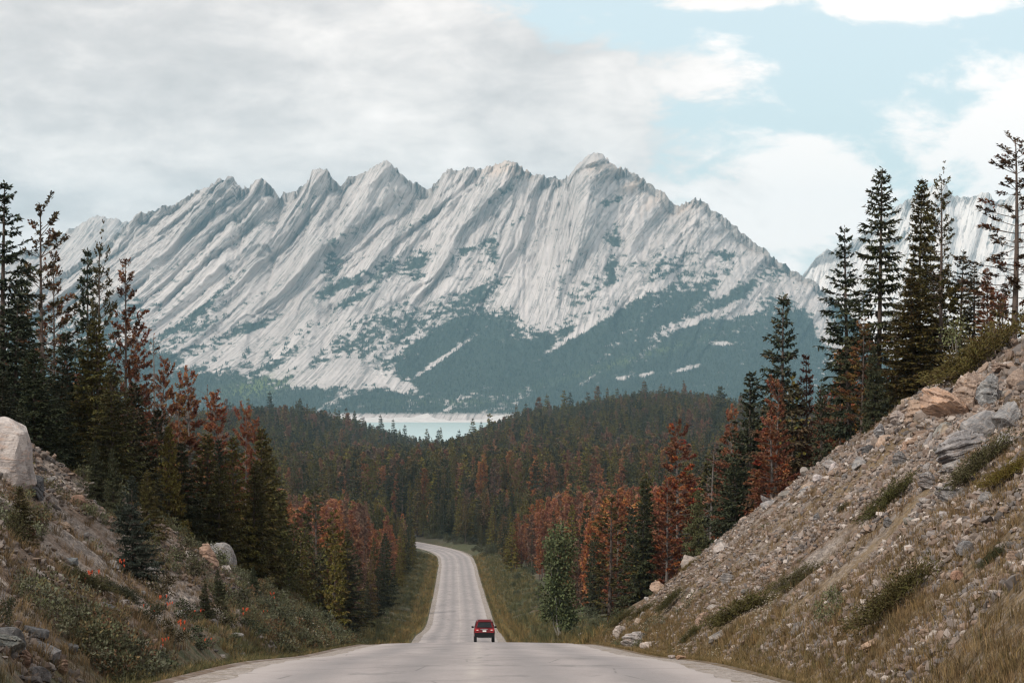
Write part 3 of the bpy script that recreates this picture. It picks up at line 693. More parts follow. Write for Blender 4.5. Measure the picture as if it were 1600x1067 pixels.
def tree(kind, px, ytop, D, label, name='spruce_tree', var=0, col=GREEN, wide=1.0, group=None, ybase=None, cat='tree'):
    if ybase: D = pix_ground(px, ybase)[1]
    x = px2x(px, D); z0 = gz(x, D) - .1
    top = (HY - ytop) / F * D; h = max(1.0, top - z0)
    cr, tr, H = PROTO[kind][var % len(PROTO[kind])]
    e = link(name, None, loc=(x, D, z0), label=label, cat=cat, group=group)
    e.rotation_euler = (random.gauss(0, .012), random.gauss(0, .012), random.random() * 6.28); k = h / H
    kx = wide * k ** .5 * .92 if kind != 'young' else wide * k
    e.scale = (kx, kx, k)
    c = link('crown', cr, parent=e); c.color = (col[0] * 1.25, col[1] * 1.12, col[2], 1)
    link('trunk', tr, parent=e)
    HERO.append((x, D, top, z0, 1.1 * kx))
    return e
LT = 'trees crowding the bank on the left'
for a in [
    ('thin', 2, 285, 86, 'dark tall spruce cut by the left edge of the picture', 'spruce_tree', 1, DARK, 1.5),
    ('pine', 76, 320, 95, 'tall open pine with reddish lower needles, highest beside the left edge', 'pine_tree', 0, (.048, .040, .022), 1.25),
    ('mixed', 84, 400, 97, 'reddish brown pine crowding in below the tall open pine', 'pine_tree', 1, (.05, .04, .022), .8),
    ('thin', 44, 415, 99, 'slim dark green spruce between the edge spruce and the tall open pine', 'spruce_tree', 2, DARK, 1.0),
    ('thin', 137, 393, 104, 'slender pointed spruce just left of the twin reddish pines', 'spruce_tree', 2, DARK, .95),
    ('pine', 158, 388, 101, 'narrow dark pine leaning over the slender pointed spruce', 'pine_tree', 1, (.045, .042, .022), .85),
    ('mixed', 194, 411, 98, 'tall rusty brown pine, the right one of the high left cluster', 'pine_tree', 1, (.06, .034, .022), .95),
    ('rust', 203, 520, 101, 'short dark red pine at the foot of the tall rusty pine', 'pine_tree', 0, (.10, .04, .026), .9),
    ('spruce', 100, 520, 90, 'broad dark spruce standing below the tall open pine', 'spruce_tree', 0, DARK, 1.1),
    ('spruce', 146, 500, 89, 'olive green spruce with layered boughs above the boulder slope', 'spruce_tree', 1, OLIVE, 1.1),
    ('spruce', 20, 470, 82, 'deep green spruce at the left edge above the big boulder', 'spruce_tree', 0, DARK, 1.4),
    ('spruce', 60, 545, 78, 'bushy dark spruce right behind the big pale boulder', 'spruce_tree', 1, (.032, .042, .022), 1.2),
    ('spruce', 180, 570, 86, 'dark olive spruce beside the red pines of the left cluster', 'spruce_tree', 0, (.05, .05, .02), 1.1),
    ('young', 118, 610, 74, 'low grey green spruce at the top of the left scree', 'spruce_tree', 0, (.04, .05, .034), .85),
    ('snag', 238, 524, 110, 'half bare snag with thin twigs against the mountain', 'pine_tree', 0, (.06, .035, .022), 1.0),
    ('rust', 256, 560, 113, 'dark red pine beside the half bare snag', 'pine_tree', 1, (.09, .035, .022), .9),
    ('mixed', 225, 590, 106, 'brown and green pine under the half bare snag', 'pine_tree', 1, (.05, .042, .02), 1.0),
    ('rust', 299, 588, 118, 'dense reddish brown pine rising above the left bank skyline', 'pine_tree', 0, (.11, .042, .026), 1.25),
    ('snag', 326, 604, 120, 'thin sparse reddish pine close by the dense reddish brown one', 'pine_tree', 0, (.1, .04, .026), .8),
    ('mixed', 274, 604, 117, 'orange tinged pine behind the yellow green spruce', 'pine_tree', 1, (.10, .062, .02), 1.0),
    ('rust', 350, 612, 117, 'bright rust red pine with pointed top above the left bank', 'pine_tree', 1, (.21, .055, .026), 1.1),
    ('rust', 382, 642, 124, 'rust red pine just right of the bright pointed red one', 'pine_tree', 0, (.17, .052, .03), 1.0),
    ('rust', 400, 655, 128, 'pinkish red pine at the end of the left bank cluster', 'pine_tree', 1, (.18, .065, .042), .9),
    ('young', 266, 665, 100, 'yellow green spruce with wide layered boughs above the pale rocks', 'spruce_tree', 0, YELL, .72),
    ('spruce', 316, 676, 106, 'olive spruce behind the pale rocks of the left bank', 'spruce_tree', 1, (.062, .058, .022), 1.15),
    ('spruce', 338, 688, 110, 'dark narrow spruce in the middle of the olive ones', 'spruce_tree', 0, DARK, .9),
    ('spruce', 366, 684, 107, 'olive green spruce behind the grey rock face', 'spruce_tree', 0, OLIVE, 1.05),
    ('spruce', 408, 668, 111, 'tall olive spruce at the right end of the left bank', 'spruce_tree', 1, (.066, .060, .020), 1.1),
    ('spruce', 424, 700, 114, 'green spruce at the very end of the left bank beside the red stand', 'spruce_tree', 0, (.056, .058, .022), 1.0),
    ('young', 208, 745, 71, 'dark blue green young spruce standing alone on the left scree', 'spruce_tree', 1, (.026, .036, .030), .82),
    ('young', 176, 700, 82, 'grey green young spruce up the slope from the lone dark one', 'spruce_tree', 0, (.04, .048, .028), .7),
    ('young', 396, 885, 86, 'small dark spruce sapling beside the grey rock face', 'spruce_tree', 0, (.034, .044, .026), .8),
    ('young', 342, 905, 78, 'small spruce sapling below the pale rocks of the left bank', 'spruce_tree', 1, (.034, .042, .024), .8),
    ('pine', 494, 765, 215, 'broad green pine in front of the red stand left of the road', 'pine_tree', 1, (.042, .046, .020), 1.7),
    ('spruce', 545, 830, 225, 'dark spruce between the broad green pine and the road', 'spruce_tree', 0, (.04, .042, .02), 1.2),
    ('rust', 450, 815, 190, 'orange red pine behind the end of the left bank', 'pine_tree', 0, (.24, .075, .026), 1.2),
    # right-hand side
    ('thin', 1372, 264, 100, 'tallest slender spruce with open tiers above the right slope', 'spruce_tree', 0, (.038, .044, .022), 1.25),
    ('thin', 1329, 356, 102, 'slender dark spruce just left of the tallest one on the right slope', 'spruce_tree', 1, DARK, 1.2),
    ('spruce', 1438, 279, 97, 'tall dense spruce with thin spire, left one of the close pair', 'spruce_tree', 1, (.050, .046, .018), 1.0),
    ('pine', 1468, 281, 95, 'tall pine with open boughs, right one of the close pair', 'pine_tree', 1, (.050, .046, .018), 1.05),
    ('pine', 1582, 215, 84, 'big open pine with brown needles at the right edge of the picture', 'pine_tree', 0, (.050, .036, .022), 1.45),
    ('thin', 1500, 392, 97, 'short pine right beside the close pair of tall trees', 'pine_tree', 1, (.046, .042, .02), 1.0),
    ('thin', 1522, 416, 93, 'thin dark pine between the close pair and the edge pine', 'pine_tree', 2, (.044, .042, .022), 1.0),
    ('rust', 1540, 420, 92, 'thin pine with dark red needles near the right edge', 'pine_tree', 1, (.11, .04, .028), .75),
    ('pine', 1562, 470, 88, 'small olive pine under the edge pine', 'pine_tree', 1, (.07, .06, .02), .85),
    ('spruce', 1430, 430, 94, 'thick olive brown spruce filling in below the close pair', 'spruce_tree', 0, (.062, .050, .016), 1.35),
    ('young', 1366, 540, 93, 'dense grey green young spruce on the crest of the right slope', 'spruce_tree', 0, (.038, .046, .026), .72),
    ('mixed', 1345, 500, 97, 'orange brown pine at the foot of the tallest slender spruce', 'pine_tree', 1, (.10, .066, .02), 1.0),
    ('snag', 1400, 480, 98, 'sparse thin pine showing its trunk right of the tallest spruce', 'pine_tree', 0, (.06, .05, .02), .95),
    ('mixed', 1312, 560, 104, 'reddish low pine left of the orange brown one', 'pine_tree', 1, (.055, .036, .024), .9),
    ('mixed', 1236, 460, 124, 'big spruce with dark green top and rusty lower half', 'spruce_tree', 0, (.030, .040, .026), 1.35),
    ('rust', 1214, 600, 119, 'brown red pine grown into the big two coloured spruce', 'pine_tree', 0, (.12, .058, .038), 1.0),
    ('thin', 1263, 556, 126, 'thin brown pine right of the big two coloured spruce', 'pine_tree', 2, (.085, .045, .034), .9),
    ('rust', 1282, 612, 120, 'faded brown pine near the upper skyline of the slope', 'pine_tree', 1, (.10, .05, .036), .9),
    ('rust', 1206, 655, 112, 'low bushy rust orange pine at the slope edge', 'pine_tree', 0, (.23, .066, .026), 1.35),
    ('thin', 1288, 600, 117, 'small green spruce behind the upper skyline of the slope', 'spruce_tree', 0, (.036, .044, .026), .9),
    ('spruce', 1168, 583, 126, 'dark green spruce with dense full boughs left of the two coloured one', 'spruce_tree', 0, (.036, .044, .026), 1.35),
    ('young', 1094, 765, 118, 'small pale green spruce at the edge of the right slope', 'spruce_tree', 0, (.075, .084, .040), .62),
    ('rust', 1064, 668, 178, 'brilliant orange red pine, brightest tree right of the road', 'pine_tree', 0, (.30, .070, .022), 1.75),
    ('rust', 1040, 745, 172, 'orange red pine leaning against the brightest one', 'pine_tree', 1, (.26, .066, .026), 1.3),
    ('spruce', 1002, 748, 172, 'dark narrow spruce left of the brightest orange red pine', 'spruce_tree', 1, (.036, .042, .02), 1.15),
    ('pine', 950, 778, 178, 'wide olive green pine behind the foot of the right slope', 'pine_tree', 1, (.056, .050, .018), 1.75),
    ('rust', 968, 770, 196, 'orange pine poking up behind the wide olive pine', 'pine_tree', 1, (.22, .07, .034), 1.1),
    ('rust', 1140, 645, 150, 'brownish red pine behind the dark full spruce', 'pine_tree', 0, (.16, .06, .036), 1.15),
    ('snag', 1112, 705, 152, 'grey purple dying pine with bare twigs right of the brightest pine', 'pine_tree', 0, (.09, .05, .046), 1.6),
    ('spruce', 1145, 720, 121, 'low dark spruce below the dark full one', 'spruce_tree', 1, (.032, .040, .022), 1.2),
]:
    yb = {(208, 745): 888, (396, 885): 938, (342, 905): 955, (176, 700): 815, (118, 610): 730}.get((a[1], a[2]))
    tree(*a, group='near trees on the left bank' if a[1] < 760 else 'near trees behind the right slope', ybase=yb)
for kind, px, yt, yb, lab, var, col, wide in [
    ('young', 150, 690, 790, 'dark spruce leaning over the brown ledge on the left bank', 0, (.030, .036, .020), .8),
    ('young', 232, 735, 840, 'olive young spruce left of the rounded tan rock', 1, (.058, .054, .020), .8),
    ('young', 290, 745, 850, 'olive young spruce between the two left rock faces', 0, (.062, .056, .020), .75),
    ('young', 30, 760, 870, 'dark bushy spruce under the huge pale boulder', 1, (.042, .038, .016), 1.0),
    ('young', 380, 800, 905, 'olive young spruce right of the grey white rock face', 0, (.060, .056, .020), .75),
    ('young', 432, 850, 930, 'small green spruce where the left bank drops off', 1, (.046, .048, .020), .8),
    ('young', 320, 925, 965, 'tiny dark spruce sapling in the left bank scrub', 0, (.030, .036, .020), .9),
    ('young', 465, 880, 950, 'green sapling at the last bend of the left bank', 0, (.044, .046, .022), .8),
]:
    tree(kind, px, yt, 90, lab, 'spruce_tree', var, col, wide, group='young spruces on the left bank', ybase=yb)
for kind, px, yt, D, lab, var, col in [
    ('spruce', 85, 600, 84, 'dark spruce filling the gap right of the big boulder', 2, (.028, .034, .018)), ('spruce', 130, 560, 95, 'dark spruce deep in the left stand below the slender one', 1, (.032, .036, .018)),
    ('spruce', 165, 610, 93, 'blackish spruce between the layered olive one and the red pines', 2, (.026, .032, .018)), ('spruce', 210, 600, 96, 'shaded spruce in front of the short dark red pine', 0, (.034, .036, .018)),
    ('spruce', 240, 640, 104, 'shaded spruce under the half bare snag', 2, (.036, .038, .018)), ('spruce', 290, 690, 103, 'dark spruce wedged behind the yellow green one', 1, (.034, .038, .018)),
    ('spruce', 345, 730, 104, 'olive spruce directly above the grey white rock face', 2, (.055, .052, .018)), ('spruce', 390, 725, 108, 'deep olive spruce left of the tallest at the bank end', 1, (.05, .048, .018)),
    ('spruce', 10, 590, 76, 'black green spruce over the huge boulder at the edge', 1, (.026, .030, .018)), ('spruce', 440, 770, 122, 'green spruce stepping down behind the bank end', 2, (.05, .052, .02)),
]:
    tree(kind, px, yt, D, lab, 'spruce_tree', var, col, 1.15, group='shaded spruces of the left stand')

def leaf_thing(name, label, cat, proto, x, D, h_scale, w_scale, col, group=None, tilt=None, sink=.1, rz=None):
    z0 = gz(x, D) - sink
    e = link(name, None, loc=(x, D, z0), label=label, cat=cat, group=group)
    rot = Matrix.Rotation(random.random() * 6.28 if rz is None else rz, 4, 'Z')
    if tilt is not None: rot = tilt @ rot
    e.rotation_euler = rot.to_euler(); e.scale = (w_scale, w_scale, h_scale)
    c = link('foliage', proto[0], parent=e); c.color = tuple(col) + (1,)
    link('stems', proto[1], parent=e)
    return e
def leaf_proto(t, bark): return (crown_mesh('foliage', t[0], M['fol']), mesh_np('stems', t[1][0], t[1][1], [bark], True))
pop = leafy(41, 8, 1.6, 3.5, 4.3, 5600, .20, .085, 5, .11, 30, .2)
x, D = px2x(874, 190), 190.0; z0 = gz(x, D) - .1; hh = (HY - 822) / F * D - z0
e = link('poplar_tree', None, loc=(x, D, z0), label='leafy green poplar with rounded crown at the verge right of the road', cat='tree'); e.scale = (hh / 8 * 1.0,) * 2 + (hh / 8,)
c = link('crown', crown_mesh('crown', pop[0], M['fol']), parent=e); c.color = (.082, .095, .040, 1)
link('trunk', mesh_np('trunk', pop[1][0], pop[1][1], [M['pale_bark']], True), parent=e)
HERO.append((x, D, z0 + hh, z0, 1.6))
asp = leafy(47, 3.2, 1.0, 1.2, 2.0, 420, .13, .05, 6, .035, 14, .2)
x, D = px2x(1492, 86), 86.0; z0 = gz(x, D) - .1
e = link('young_aspen', None, loc=(x, D, z0), label='small pale stemmed aspen with thin leaves on the right crest', cat='tree'); hh = (HY - 490) / F * D - z0
e.scale = (max(.5, hh / 3.4),) * 3
c = link('crown', crown_mesh('crown', asp[0], M['fol']), parent=e); c.color = (.12, .125, .055, 1)
link('trunk', mesh_np('trunk', asp[1][0], asp[1][1], [M['pale_bark']], True), parent=e)

# ------------------------------------------------------------------ the wood beyond: single trees where they show largest, then one mass
LODS = []
for j in range(4): LODS.append(('g', conifer(2000 + j, rad=1.5 + .12 * j, base=.08, levels=20, per=5, gaps=.12, tl=.62, tw=.17, dens=.55, lod=True, twigwood=False)))
for j in range(2): LODS.append(('g', conifer(2010 + j, style='pine', rad=1.5, base=.22, levels=17, per=4, gaps=.12, tl=.60, tw=.13, dens=.5, lod=True, twigwood=False)))
for j in range(4): LODS.append(('r', conifer(2020 + j, style='pine', rad=1.5 + .1 * j, base=.16 + .04 * j, levels=21, per=5, gaps=.10, tl=.60, tw=.12, dens=.62, lod=True, twigwood=False)))
MIDS = [conifer(2000 + j, rad=1.5 + .12 * j, base=.08, levels=30, per=5, gaps=.12, tl=.40, tw=.085, dens=1.1, lod=True, twigwood=False) for j in range(4)]
MIDS += [conifer(2010 + j, style='pine', rad=1.5, base=.22, levels=24, per=4, gaps=.12, tl=.36, tw=.065, dens=1.0, lod=True, twigwood=False) for j in range(2)]
MIDS += [conifer(2020 + j, style='pine', rad=1.5 + .1 * j, base=.14 + .04 * j, levels=29, per=5, gaps=.12, tl=.38, tw=.062, dens=1.15, lod=True, twigwood=False) for j in range(4)]
LODM = [both_mesh('far_tree', t, wd, M['fol'], M['bark']) for t, wd in MIDS]
LODI = [both_mesh('forest_tree', t, wd, M['fol_mass'], M['bark']) for _, (t, wd) in LODS]
HR_ = []            # horizon of the ground as seen, per distance
cols = np.arange(-60, 1661, 4.0); hD = spaced(20, 2400, lambda y: .8 if y < 130 else y * .012)
run = np.full(len(cols), 3000.0); HRZ = []
for D in hD:
    run = np.minimum(run, HY - ground((cols - 800) / F * D, np.full(len(cols), D), False) / D * F); HRZ.append(run.copy())
HRZ = np.array(HRZ)
def jitter(D0, D1, cell, g):
    y = np.arange(D0, D1, cell); P = []
    for yy in y:
        hw = .245 * yy + 12
        xx = np.arange(-hw, hw, cell); P.append(np.stack([xx, np.full(len(xx), yy)], -1))
    P = np.concatenate(P); return P + g.uniform(-.46, .46, P.shape) * cell
g2 = np.random.default_rng(77)
pts = np.concatenate([jitter(118, 300, 3.0, g2), jitter(300, 700, 3.4, g2), jitter(700, 1200, 4.8, g2), jitter(1200, 2330, 6.2, g2)])
x, D = pts[:, 0], pts[:, 1]; dd = x - xr(D); ad = np.abs(dd)
keep = np.where(D < 760, ad > np.where(dd > 0, np.where(D > 460, 8.5, 12.5), 9.2) + 2.0 * g2.random(len(D)), True)
keep &= ~((D < 140) & (ad < 16)); keep &= ~((dd > 0) & (D < 290) & (ad < 13 + (290 - D) * .02))
keep &= (g2.random(len(D)) < np.where(D < 700, .86, .90))
keep &= ~((D > 600) & (D < 800) & (x > -60) & (np.abs(x - xr(D)) < 10))
pts = pts[keep]; x, D = pts[:, 0], pts[:, 1]; dd = x - xr(D)
px_ = x / D * F + 800
redp = np.full(len(D), .10)
rn = fbm(x / 28, D / 60, 3, 71)
redp = np.where((D > 240) & (D < 480) & (dd < -11) & (px_ > 400), .94 * sstep(rn, .30, .40), redp)
redp = np.where((D > 255) & (D < 560) & (dd > 11), .94 * sstep(rn, .31, .41), redp)
redp = np.where((D > 480) & (D < 720) & (dd < 0), .10, redp)
redp = np.where((D < 300) & (dd < 0) & (px_ > 560), .12, redp)
redp = np.where((D >= 560) & (D < 1100) & (dd > 20), .22 * sstep(rn, .40, .55) + .05, redp)
redp = np.where(D >= 1100, .06 + .16 * sstep(rn, .52, .64), redp)
isred = g2.random(len(D)) < redp
ht = np.where(D < 700, g2.uniform(8.5, 13.5, len(D)), g2.uniform(9, 21, len(D)))
ht = np.where((ad[keep] < 17) & (D < 640), ht * g2.uniform(.45, .9, len(D)), ht)
ht = np.where((D > 1500) & (g2.random(len(D)) < .02), ht * 1.5, ht)
zb = ground(x, D, False)
green_l = np.array([i for i, (k, _) in enumerate(LODS) if k == 'g']); red_l = np.array([i for i, (k, _) in enumerate(LODS) if k == 'r'])
proto = np.where(isred, g2.choice(red_l, len(D)), g2.choice(green_l, len(D)))
gcol = np.array([(.066, .058, .019), (.040, .040, .018), (.108, .085, .019), (.090, .061, .022), (.032, .033, .016)])
rcol = np.array([(.225, .090, .052), (.185, .082, .050), (.25, .10, .048), (.165, .096, .070), (.27, .10, .038)])
fcol = np.array([(.155, .076, .048), (.13, .078, .050), (.17, .082, .050), (.11, .076, .058), (.15, .084, .042)])
ci = g2.integers(0, 5, len(D)); farw = sstep(D, 520, 1000)[:, None]
tint = np.where(isred[:, None], rcol[ci] * (1 - farw) + fcol[ci] * farw, gcol[ci]) * g2.uniform(.8, 1.2, len(D))[:, None]
wsc = g2.uniform(.72, 1.12, len(D))
# what each tree shows, nearest first
cov = np.zeros((534, 801), bool); vis = np.zeros(len(D))
def stamp(x_, D_, zt, z0_, hw):
    cx = (x_ / D_ * F + 800) / 2; y1 = (HY - zt / D_ * F) / 2; y0 = (HY - z0_ / D_ * F) / 2; r_ = hw / D_ * F / 2
    k = min(len(hD) - 1, np.searchsorted(hD, D_) - 1); hz_ = np.interp(x_ / D_ * F + 800, cols, HRZ[max(k, 0)]) / 2
    cnt = 0
    for yy in range(max(0, int(y1)), min(533, int(min(y0, hz_)))):
        ww = r_ * min(1, .12 + (yy - y1) / max(1, y0 - y1) * 1.1)
        a0, a1 = max(0, int(cx - ww)), min(800, int(cx + ww) + 1)
        if a1 > a0:
            row = cov[yy, a0:a1]; cnt += (a1 - a0) - int(row.sum()); row[:] = True
    return cnt
for h_ in sorted(HERO, key=lambda t: t[1]): stamp(h_[0], h_[1], h_[2], h_[3], h_[4])
order = np.argsort(D)
for i in order:
    if D[i] > 900: break
    vis[i] = stamp(x[i], D[i], zb[i] + ht[i], zb[i], 1.25 * wsc[i])
indiv = np.zeros(len(D), bool)
for red_, cap in ((True, 215), (False, 215)):
    c_ = np.flatnonzero((isred == red_) & (vis > 6)); c_ = c_[np.argsort(-vis[c_])][:cap]; indiv[c_] = True
for i in np.flatnonzero(indiv):
    left = dd[i] < 0; rd = isred[i]; fr = D[i] > 480
    cw = (['rust red', 'dark wine red', 'orange red', 'mauve brown', 'bright orange'] if rd else ['plain green', 'blackish green', 'olive', 'brownish green', 'very dark'])[ci[i]]
    zone = 'in the dip' if D[i] < 320 else ('before the bend' if D[i] < 480 else 'by the bend')
    depth = 'beside the verge' if ad[keep][i] < 17 else ('behind the first row' if ad[keep][i] < 40 else 'deep in the stand')
    pi = px_[i]
    depth = (('straight above the road end' if pi < 705 else 'above the far road edge' if pi < 750 else 'above the right verge' if pi < 795 else 'between verge and poplar' if pi < 840 else 'behind the poplar' if pi < 930 else 'behind the wide olive pine' if pi < 1020 else 'behind the brightest pine' if pi < 1110 else 'behind the right slope') if not left else ('beside the verge' if pi > 600 else 'right of the broad green pine' if pi > 520 else 'behind the broad green pine' if pi > 450 else 'behind the left bank')) if depth != 'beside the verge' or D[i] > 480 else depth
    lab = f"{'tall' if ht[i] > 11 else 'short'} {cw} {'pine' if rd else 'conifer'} {depth} {'left' if left else 'right'} of the road {zone}"
    while len(lab.split()) > 16: lab = lab.split(' ', 1)[1]
    o = link('rusty_pine' if rd else 'forest_spruce', LODM[proto[i]], loc=(x[i], D[i], zb[i] - .15), label=lab, cat='pine' if rd else 'conifer', group=('red pines ' if rd else 'green conifers ') + ('left' if left else 'right') + (' of the far bend' if fr else ' of the dip'))
    k = ht[i] / 12; o.scale = (k * wsc[i] * 1.1, k * wsc[i] * 1.1, k); o.rotation_euler = (0, 0, g2.random() * 6.28); o.color = tuple(tint[i]) + (1,)

def scatter(name, P, protos, idx, rot, scl, tint, **tags):
    """one mass of instances over a cloud of points (geometry nodes)"""
    me = bpy.data.meshes.new(name); me.vertices.add(len(P)); me.vertices.foreach_set('co', np.asarray(P, np.float32).ravel())
    for nm, ty, val in (('pick', 'INT', np.asarray(idx, np.int32)), ('turn', 'FLOAT_VECTOR', rot), ('size', 'FLOAT_VECTOR', scl), ('tint', 'FLOAT_VECTOR', tint)):
        at = me.attributes.new(nm, ty, 'POINT')
        at.data.foreach_set('vector' if ty == 'FLOAT_VECTOR' else 'value', np.asarray(val, np.int32 if ty == 'INT' else np.float32).ravel())
    o = link(name, me, **tags)
    ng = bpy.data.node_groups.new(name, 'GeometryNodeTree')
    ng.interface.new_socket('Geometry', in_out='INPUT', socket_type='NodeSocketGeometry'); ng.interface.new_socket('Geometry', in_out='OUTPUT', socket_type='NodeSocketGeometry')
    N, Lk = ng.nodes, ng.links
    gi = N.new('NodeGroupInput'); go = N.new('NodeGroupOutput'); jn = N.new('GeometryNodeGeometryToInstance')
    for k in range(len(protos) - 1, -1, -1):
        po = bpy.data.objects.new(name + '_piece', protos[k])
        oi = N.new('GeometryNodeObjectInfo'); oi.inputs['Object'].default_value = po; oi.inputs['As Instance'].default_value = False
        Lk.new(oi.outputs['Geometry'], jn.inputs[0])
    mp = N.new('GeometryNodeMeshToPoints'); Lk.new(gi.outputs[0], mp.inputs[0])
    ip = N.new('GeometryNodeInstanceOnPoints'); Lk.new(mp.outputs[0], ip.inputs['Points']); Lk.new(jn.outputs[0], ip.inputs['Instance'])
    ip.inputs['Pick Instance'].default_value = True
    for nm, ty, so in (('pick', 'INT', 'Instance Index'), ('turn', 'FLOAT_VECTOR', 'Rotation'), ('size', 'FLOAT_VECTOR', 'Scale')):
        a = N.new('GeometryNodeInputNamedAttribute'); a.data_type = ty; a.inputs[0].default_value = nm
        src = a.outputs[0]
        if nm == 'turn':
            er = N.new('FunctionNodeEulerToRotation'); Lk.new(src, er.inputs[0]); src = er.outputs[0]
        Lk.new(src, ip.inputs[so])
    Lk.new(ip.outputs[0], go.inputs[0])
    md = o.modifiers.new('scatter', 'NODES'); md.node_group = ng
    return o
r = ~indiv; nr_ = int(r.sum())
k = ht[r] / 12
scatter('forest', np.stack([x[r], D[r], zb[r] - .2], -1), LODI, proto[r], np.stack([np.zeros(nr_), np.zeros(nr_), g2.random(nr_) * 6.28], -1),
        np.stack([k * wsc[r] * 1.12, k * wsc[r] * 1.12, k], -1), tint[r], label='mixed green and rusty conifer forest covering the valley', cat='forest', kind='stuff')
print('trees', len(D), 'individual', int(indiv.sum()), 'red shown', int((isred & (vis > 6)).sum()), 'green shown', int((~isred & (vis > 6)).sum()))

# ------------------------------------------------------------------ rocks
def rock_arrays(seed, sub=2, facets=11, rough=.07, squash=(1, .8, .65), cut=(.55, .95), layers=0):
    import bmesh
    g = np.random.default_rng(seed); bm = bmesh.new(); bmesh.ops.create_icosphere(bm, subdivisions=sub, radius=1)
    V = np.array([v.co[:] for v in bm.verts]); Fc = np.array([[v.index for v in f.verts] for f in bm.faces]); bm.free()
    nrm = g.normal(0, 1, (facets, 3)); nrm /= np.linalg.norm(nrm, axis=1, keepdims=True); dist = g.uniform(*cut, facets)
    dt = V @ nrm.T; rr = np.min(np.where(dt > .05, dist / np.maximum(dt, .05), 9), 1); rr = np.minimum(rr, 1.15)
    p = V * 2.3 + seed
    rr = rr * (1 + rough * 2 * (fbm(p[:, 0] + p[:, 2] * .7, p[:, 1] - p[:, 2] * .6, 3, seed) - .5) * 2)
    V = V * rr[:, None]
    if layers:
        bd = np.array([.35, .25, .9]); u = (V @ bd) * layers + .6 * fbm(p[:, 0], p[:, 1], 2, seed + 3); st = _hash(np.floor(u), np.floor(u) * 0, seed)
        V = V * (1 - .16 * st - .07 * (u - np.floor(u) > .82))[:, None]
    V = V * np.array(squash)
    return V, Fc
def slope_tilt(x, D, amt=1.0):
    e = .6; nx = -(gz(x + e, D) - gz(x - e, D)) / (2 * e); ny = -(gz(x, D + e) - gz(x, D - e)) / (2 * e)
    nrm = Vector((nx * amt, ny * amt, 1)).normalized(); return Vector((0, 0, 1)).rotation_difference(nrm).to_matrix().to_4x4()
BIGR = [rock_arrays(300 + i, 5, 8 + i % 4, .05, sq, (.42, .9), (0, 5, 0, 6, 4, 0)[i]) for i, sq in enumerate([(1, .85, .8), (1.1, .7, .6), (1, .9, .55), (.8, .7, 1.0), (1.3, .6, .45), (1, .8, .7)])]
def boulder(px, py, wpx, hpx, label, material, var, col=(1, 1, 1), rz=0.0, D=None, roll=0.0, name='boulder', lift=.25, group=None):
    if D is None: x, D = pix_ground(px, py + hpx * .35)
    else: x = px2x(px, D)
    v, f_ = BIGR[var % len(BIGR)]
    me = mesh_np(name, v, f_, [M[material]], False)
    z = gz(x, D); s = wpx / F * D / 2; h = hpx / F * D / 2
    ex = np.abs(v).max(0)
    o = link(name, me, loc=(x, D, z + h * lift * 1.9), label=label, cat='rock', group=group); o.scale = (s / ex[0], (s + h) / 2 / ex[1], h / ex[2]); o.rotation_euler = (0, roll, rz); o.color = tuple(col) + (1,)
    return o
_v, _f = rock_arrays(379, 5, 14, .045, (1, 1, 1), (.84, 1.0))
_v = np.sign(_v) * np.abs(_v) ** .72; BIGR.append((_v * np.array([1, .9, 1.02]), _f))
boulder(-8, 700, 132, 140, 'huge pale rounded boulder perched at the left edge of the picture', 'rock_pale', 6, (1.05, 1, .98), .3, D=56.5, lift=.42)
boulder(58, 765, 38, 44, 'dark grey block tucked under the huge pale boulder', 'rock_grey', 3, (.45, .48, .52), .6)
boulder(88, 800, 40, 32, 'dark rounded rock below the dark grey block', 'rock_grey', 2, (.55, .58, .6), 1.1)
boulder(108, 835, 34, 24, 'brown elongated rock in the left scree', 'rock_tan', 4, (.7, .68, .66), .4, roll=.6)
boulder(112, 866, 28, 18, 'bluish grey stone in the left scree', 'rock_grey', 2, (.8, .88, .92), .2)
boulder(150, 862, 42, 24, 'greyish brown rock beside the lone dark young spruce', 'rock_grey', 1, (.9, .82, .78), .3, roll=.5)
boulder(62, 920, 46, 22, 'pale elongated stone on the lower left scree', 'rock_pale', 4, (.85, .82, .8), .2, roll=.55)
boulder(118, 740, 50, 40, 'broken brown ledge near the top of the left scree', 'rock_tan', 1, (.62, .56, .52), .5, roll=.4)
boulder(270, 836, 36, 42, 'rounded tan rock half hidden behind the left bank shrubs', 'rock_pale', 3, (.85, .76, .68), .4)
boulder(262, 862, 30, 26, 'broken pale stone under the rounded tan rock', 'rock_pale', 1, (.9, .84, .8), 1.2)
boulder(340, 860, 62, 66, 'steep grey white rock face standing out of the left bank', 'rock_pale', 0, (.62, .64, .66), .9, roll=.5)
boulder(328, 882, 26, 44, 'pinkish rock leaning on the grey white rock face', 'rock_tan', 3, (1.0, .86, .8), .2, roll=-.5)
boulder(352, 890, 22, 26, 'small pale stone at the foot of the grey white rock face', 'rock_pale', 2, (.9, .85, .82), .7)
boulder(347, 1025, 15, 10, 'small white stone on the left road edge', 'rock_pale', 2, (1.25, 1.2, 1.12), .3)
boulder(378, 1022, 13, 8, 'small grey stone next to the white one on the road edge', 'rock_grey', 2, (1.0, 1, 1), .6)
boulder(996, 1000, 66, 34, 'large grey boulder at the foot of the right slope by the road', 'rock_pale', 1, (.86, .84, .84), .3)
boulder(1014, 1008, 32, 22, 'bright pinkish white boulder in front of the large grey one', 'rock_pale', 2, (1.3, 1.18, 1.1), .8)
boulder(970, 987, 26, 26, 'pale upright boulder behind the large grey one', 'rock_pale', 3, (1.15, 1.08, 1.02), .2, roll=.4)
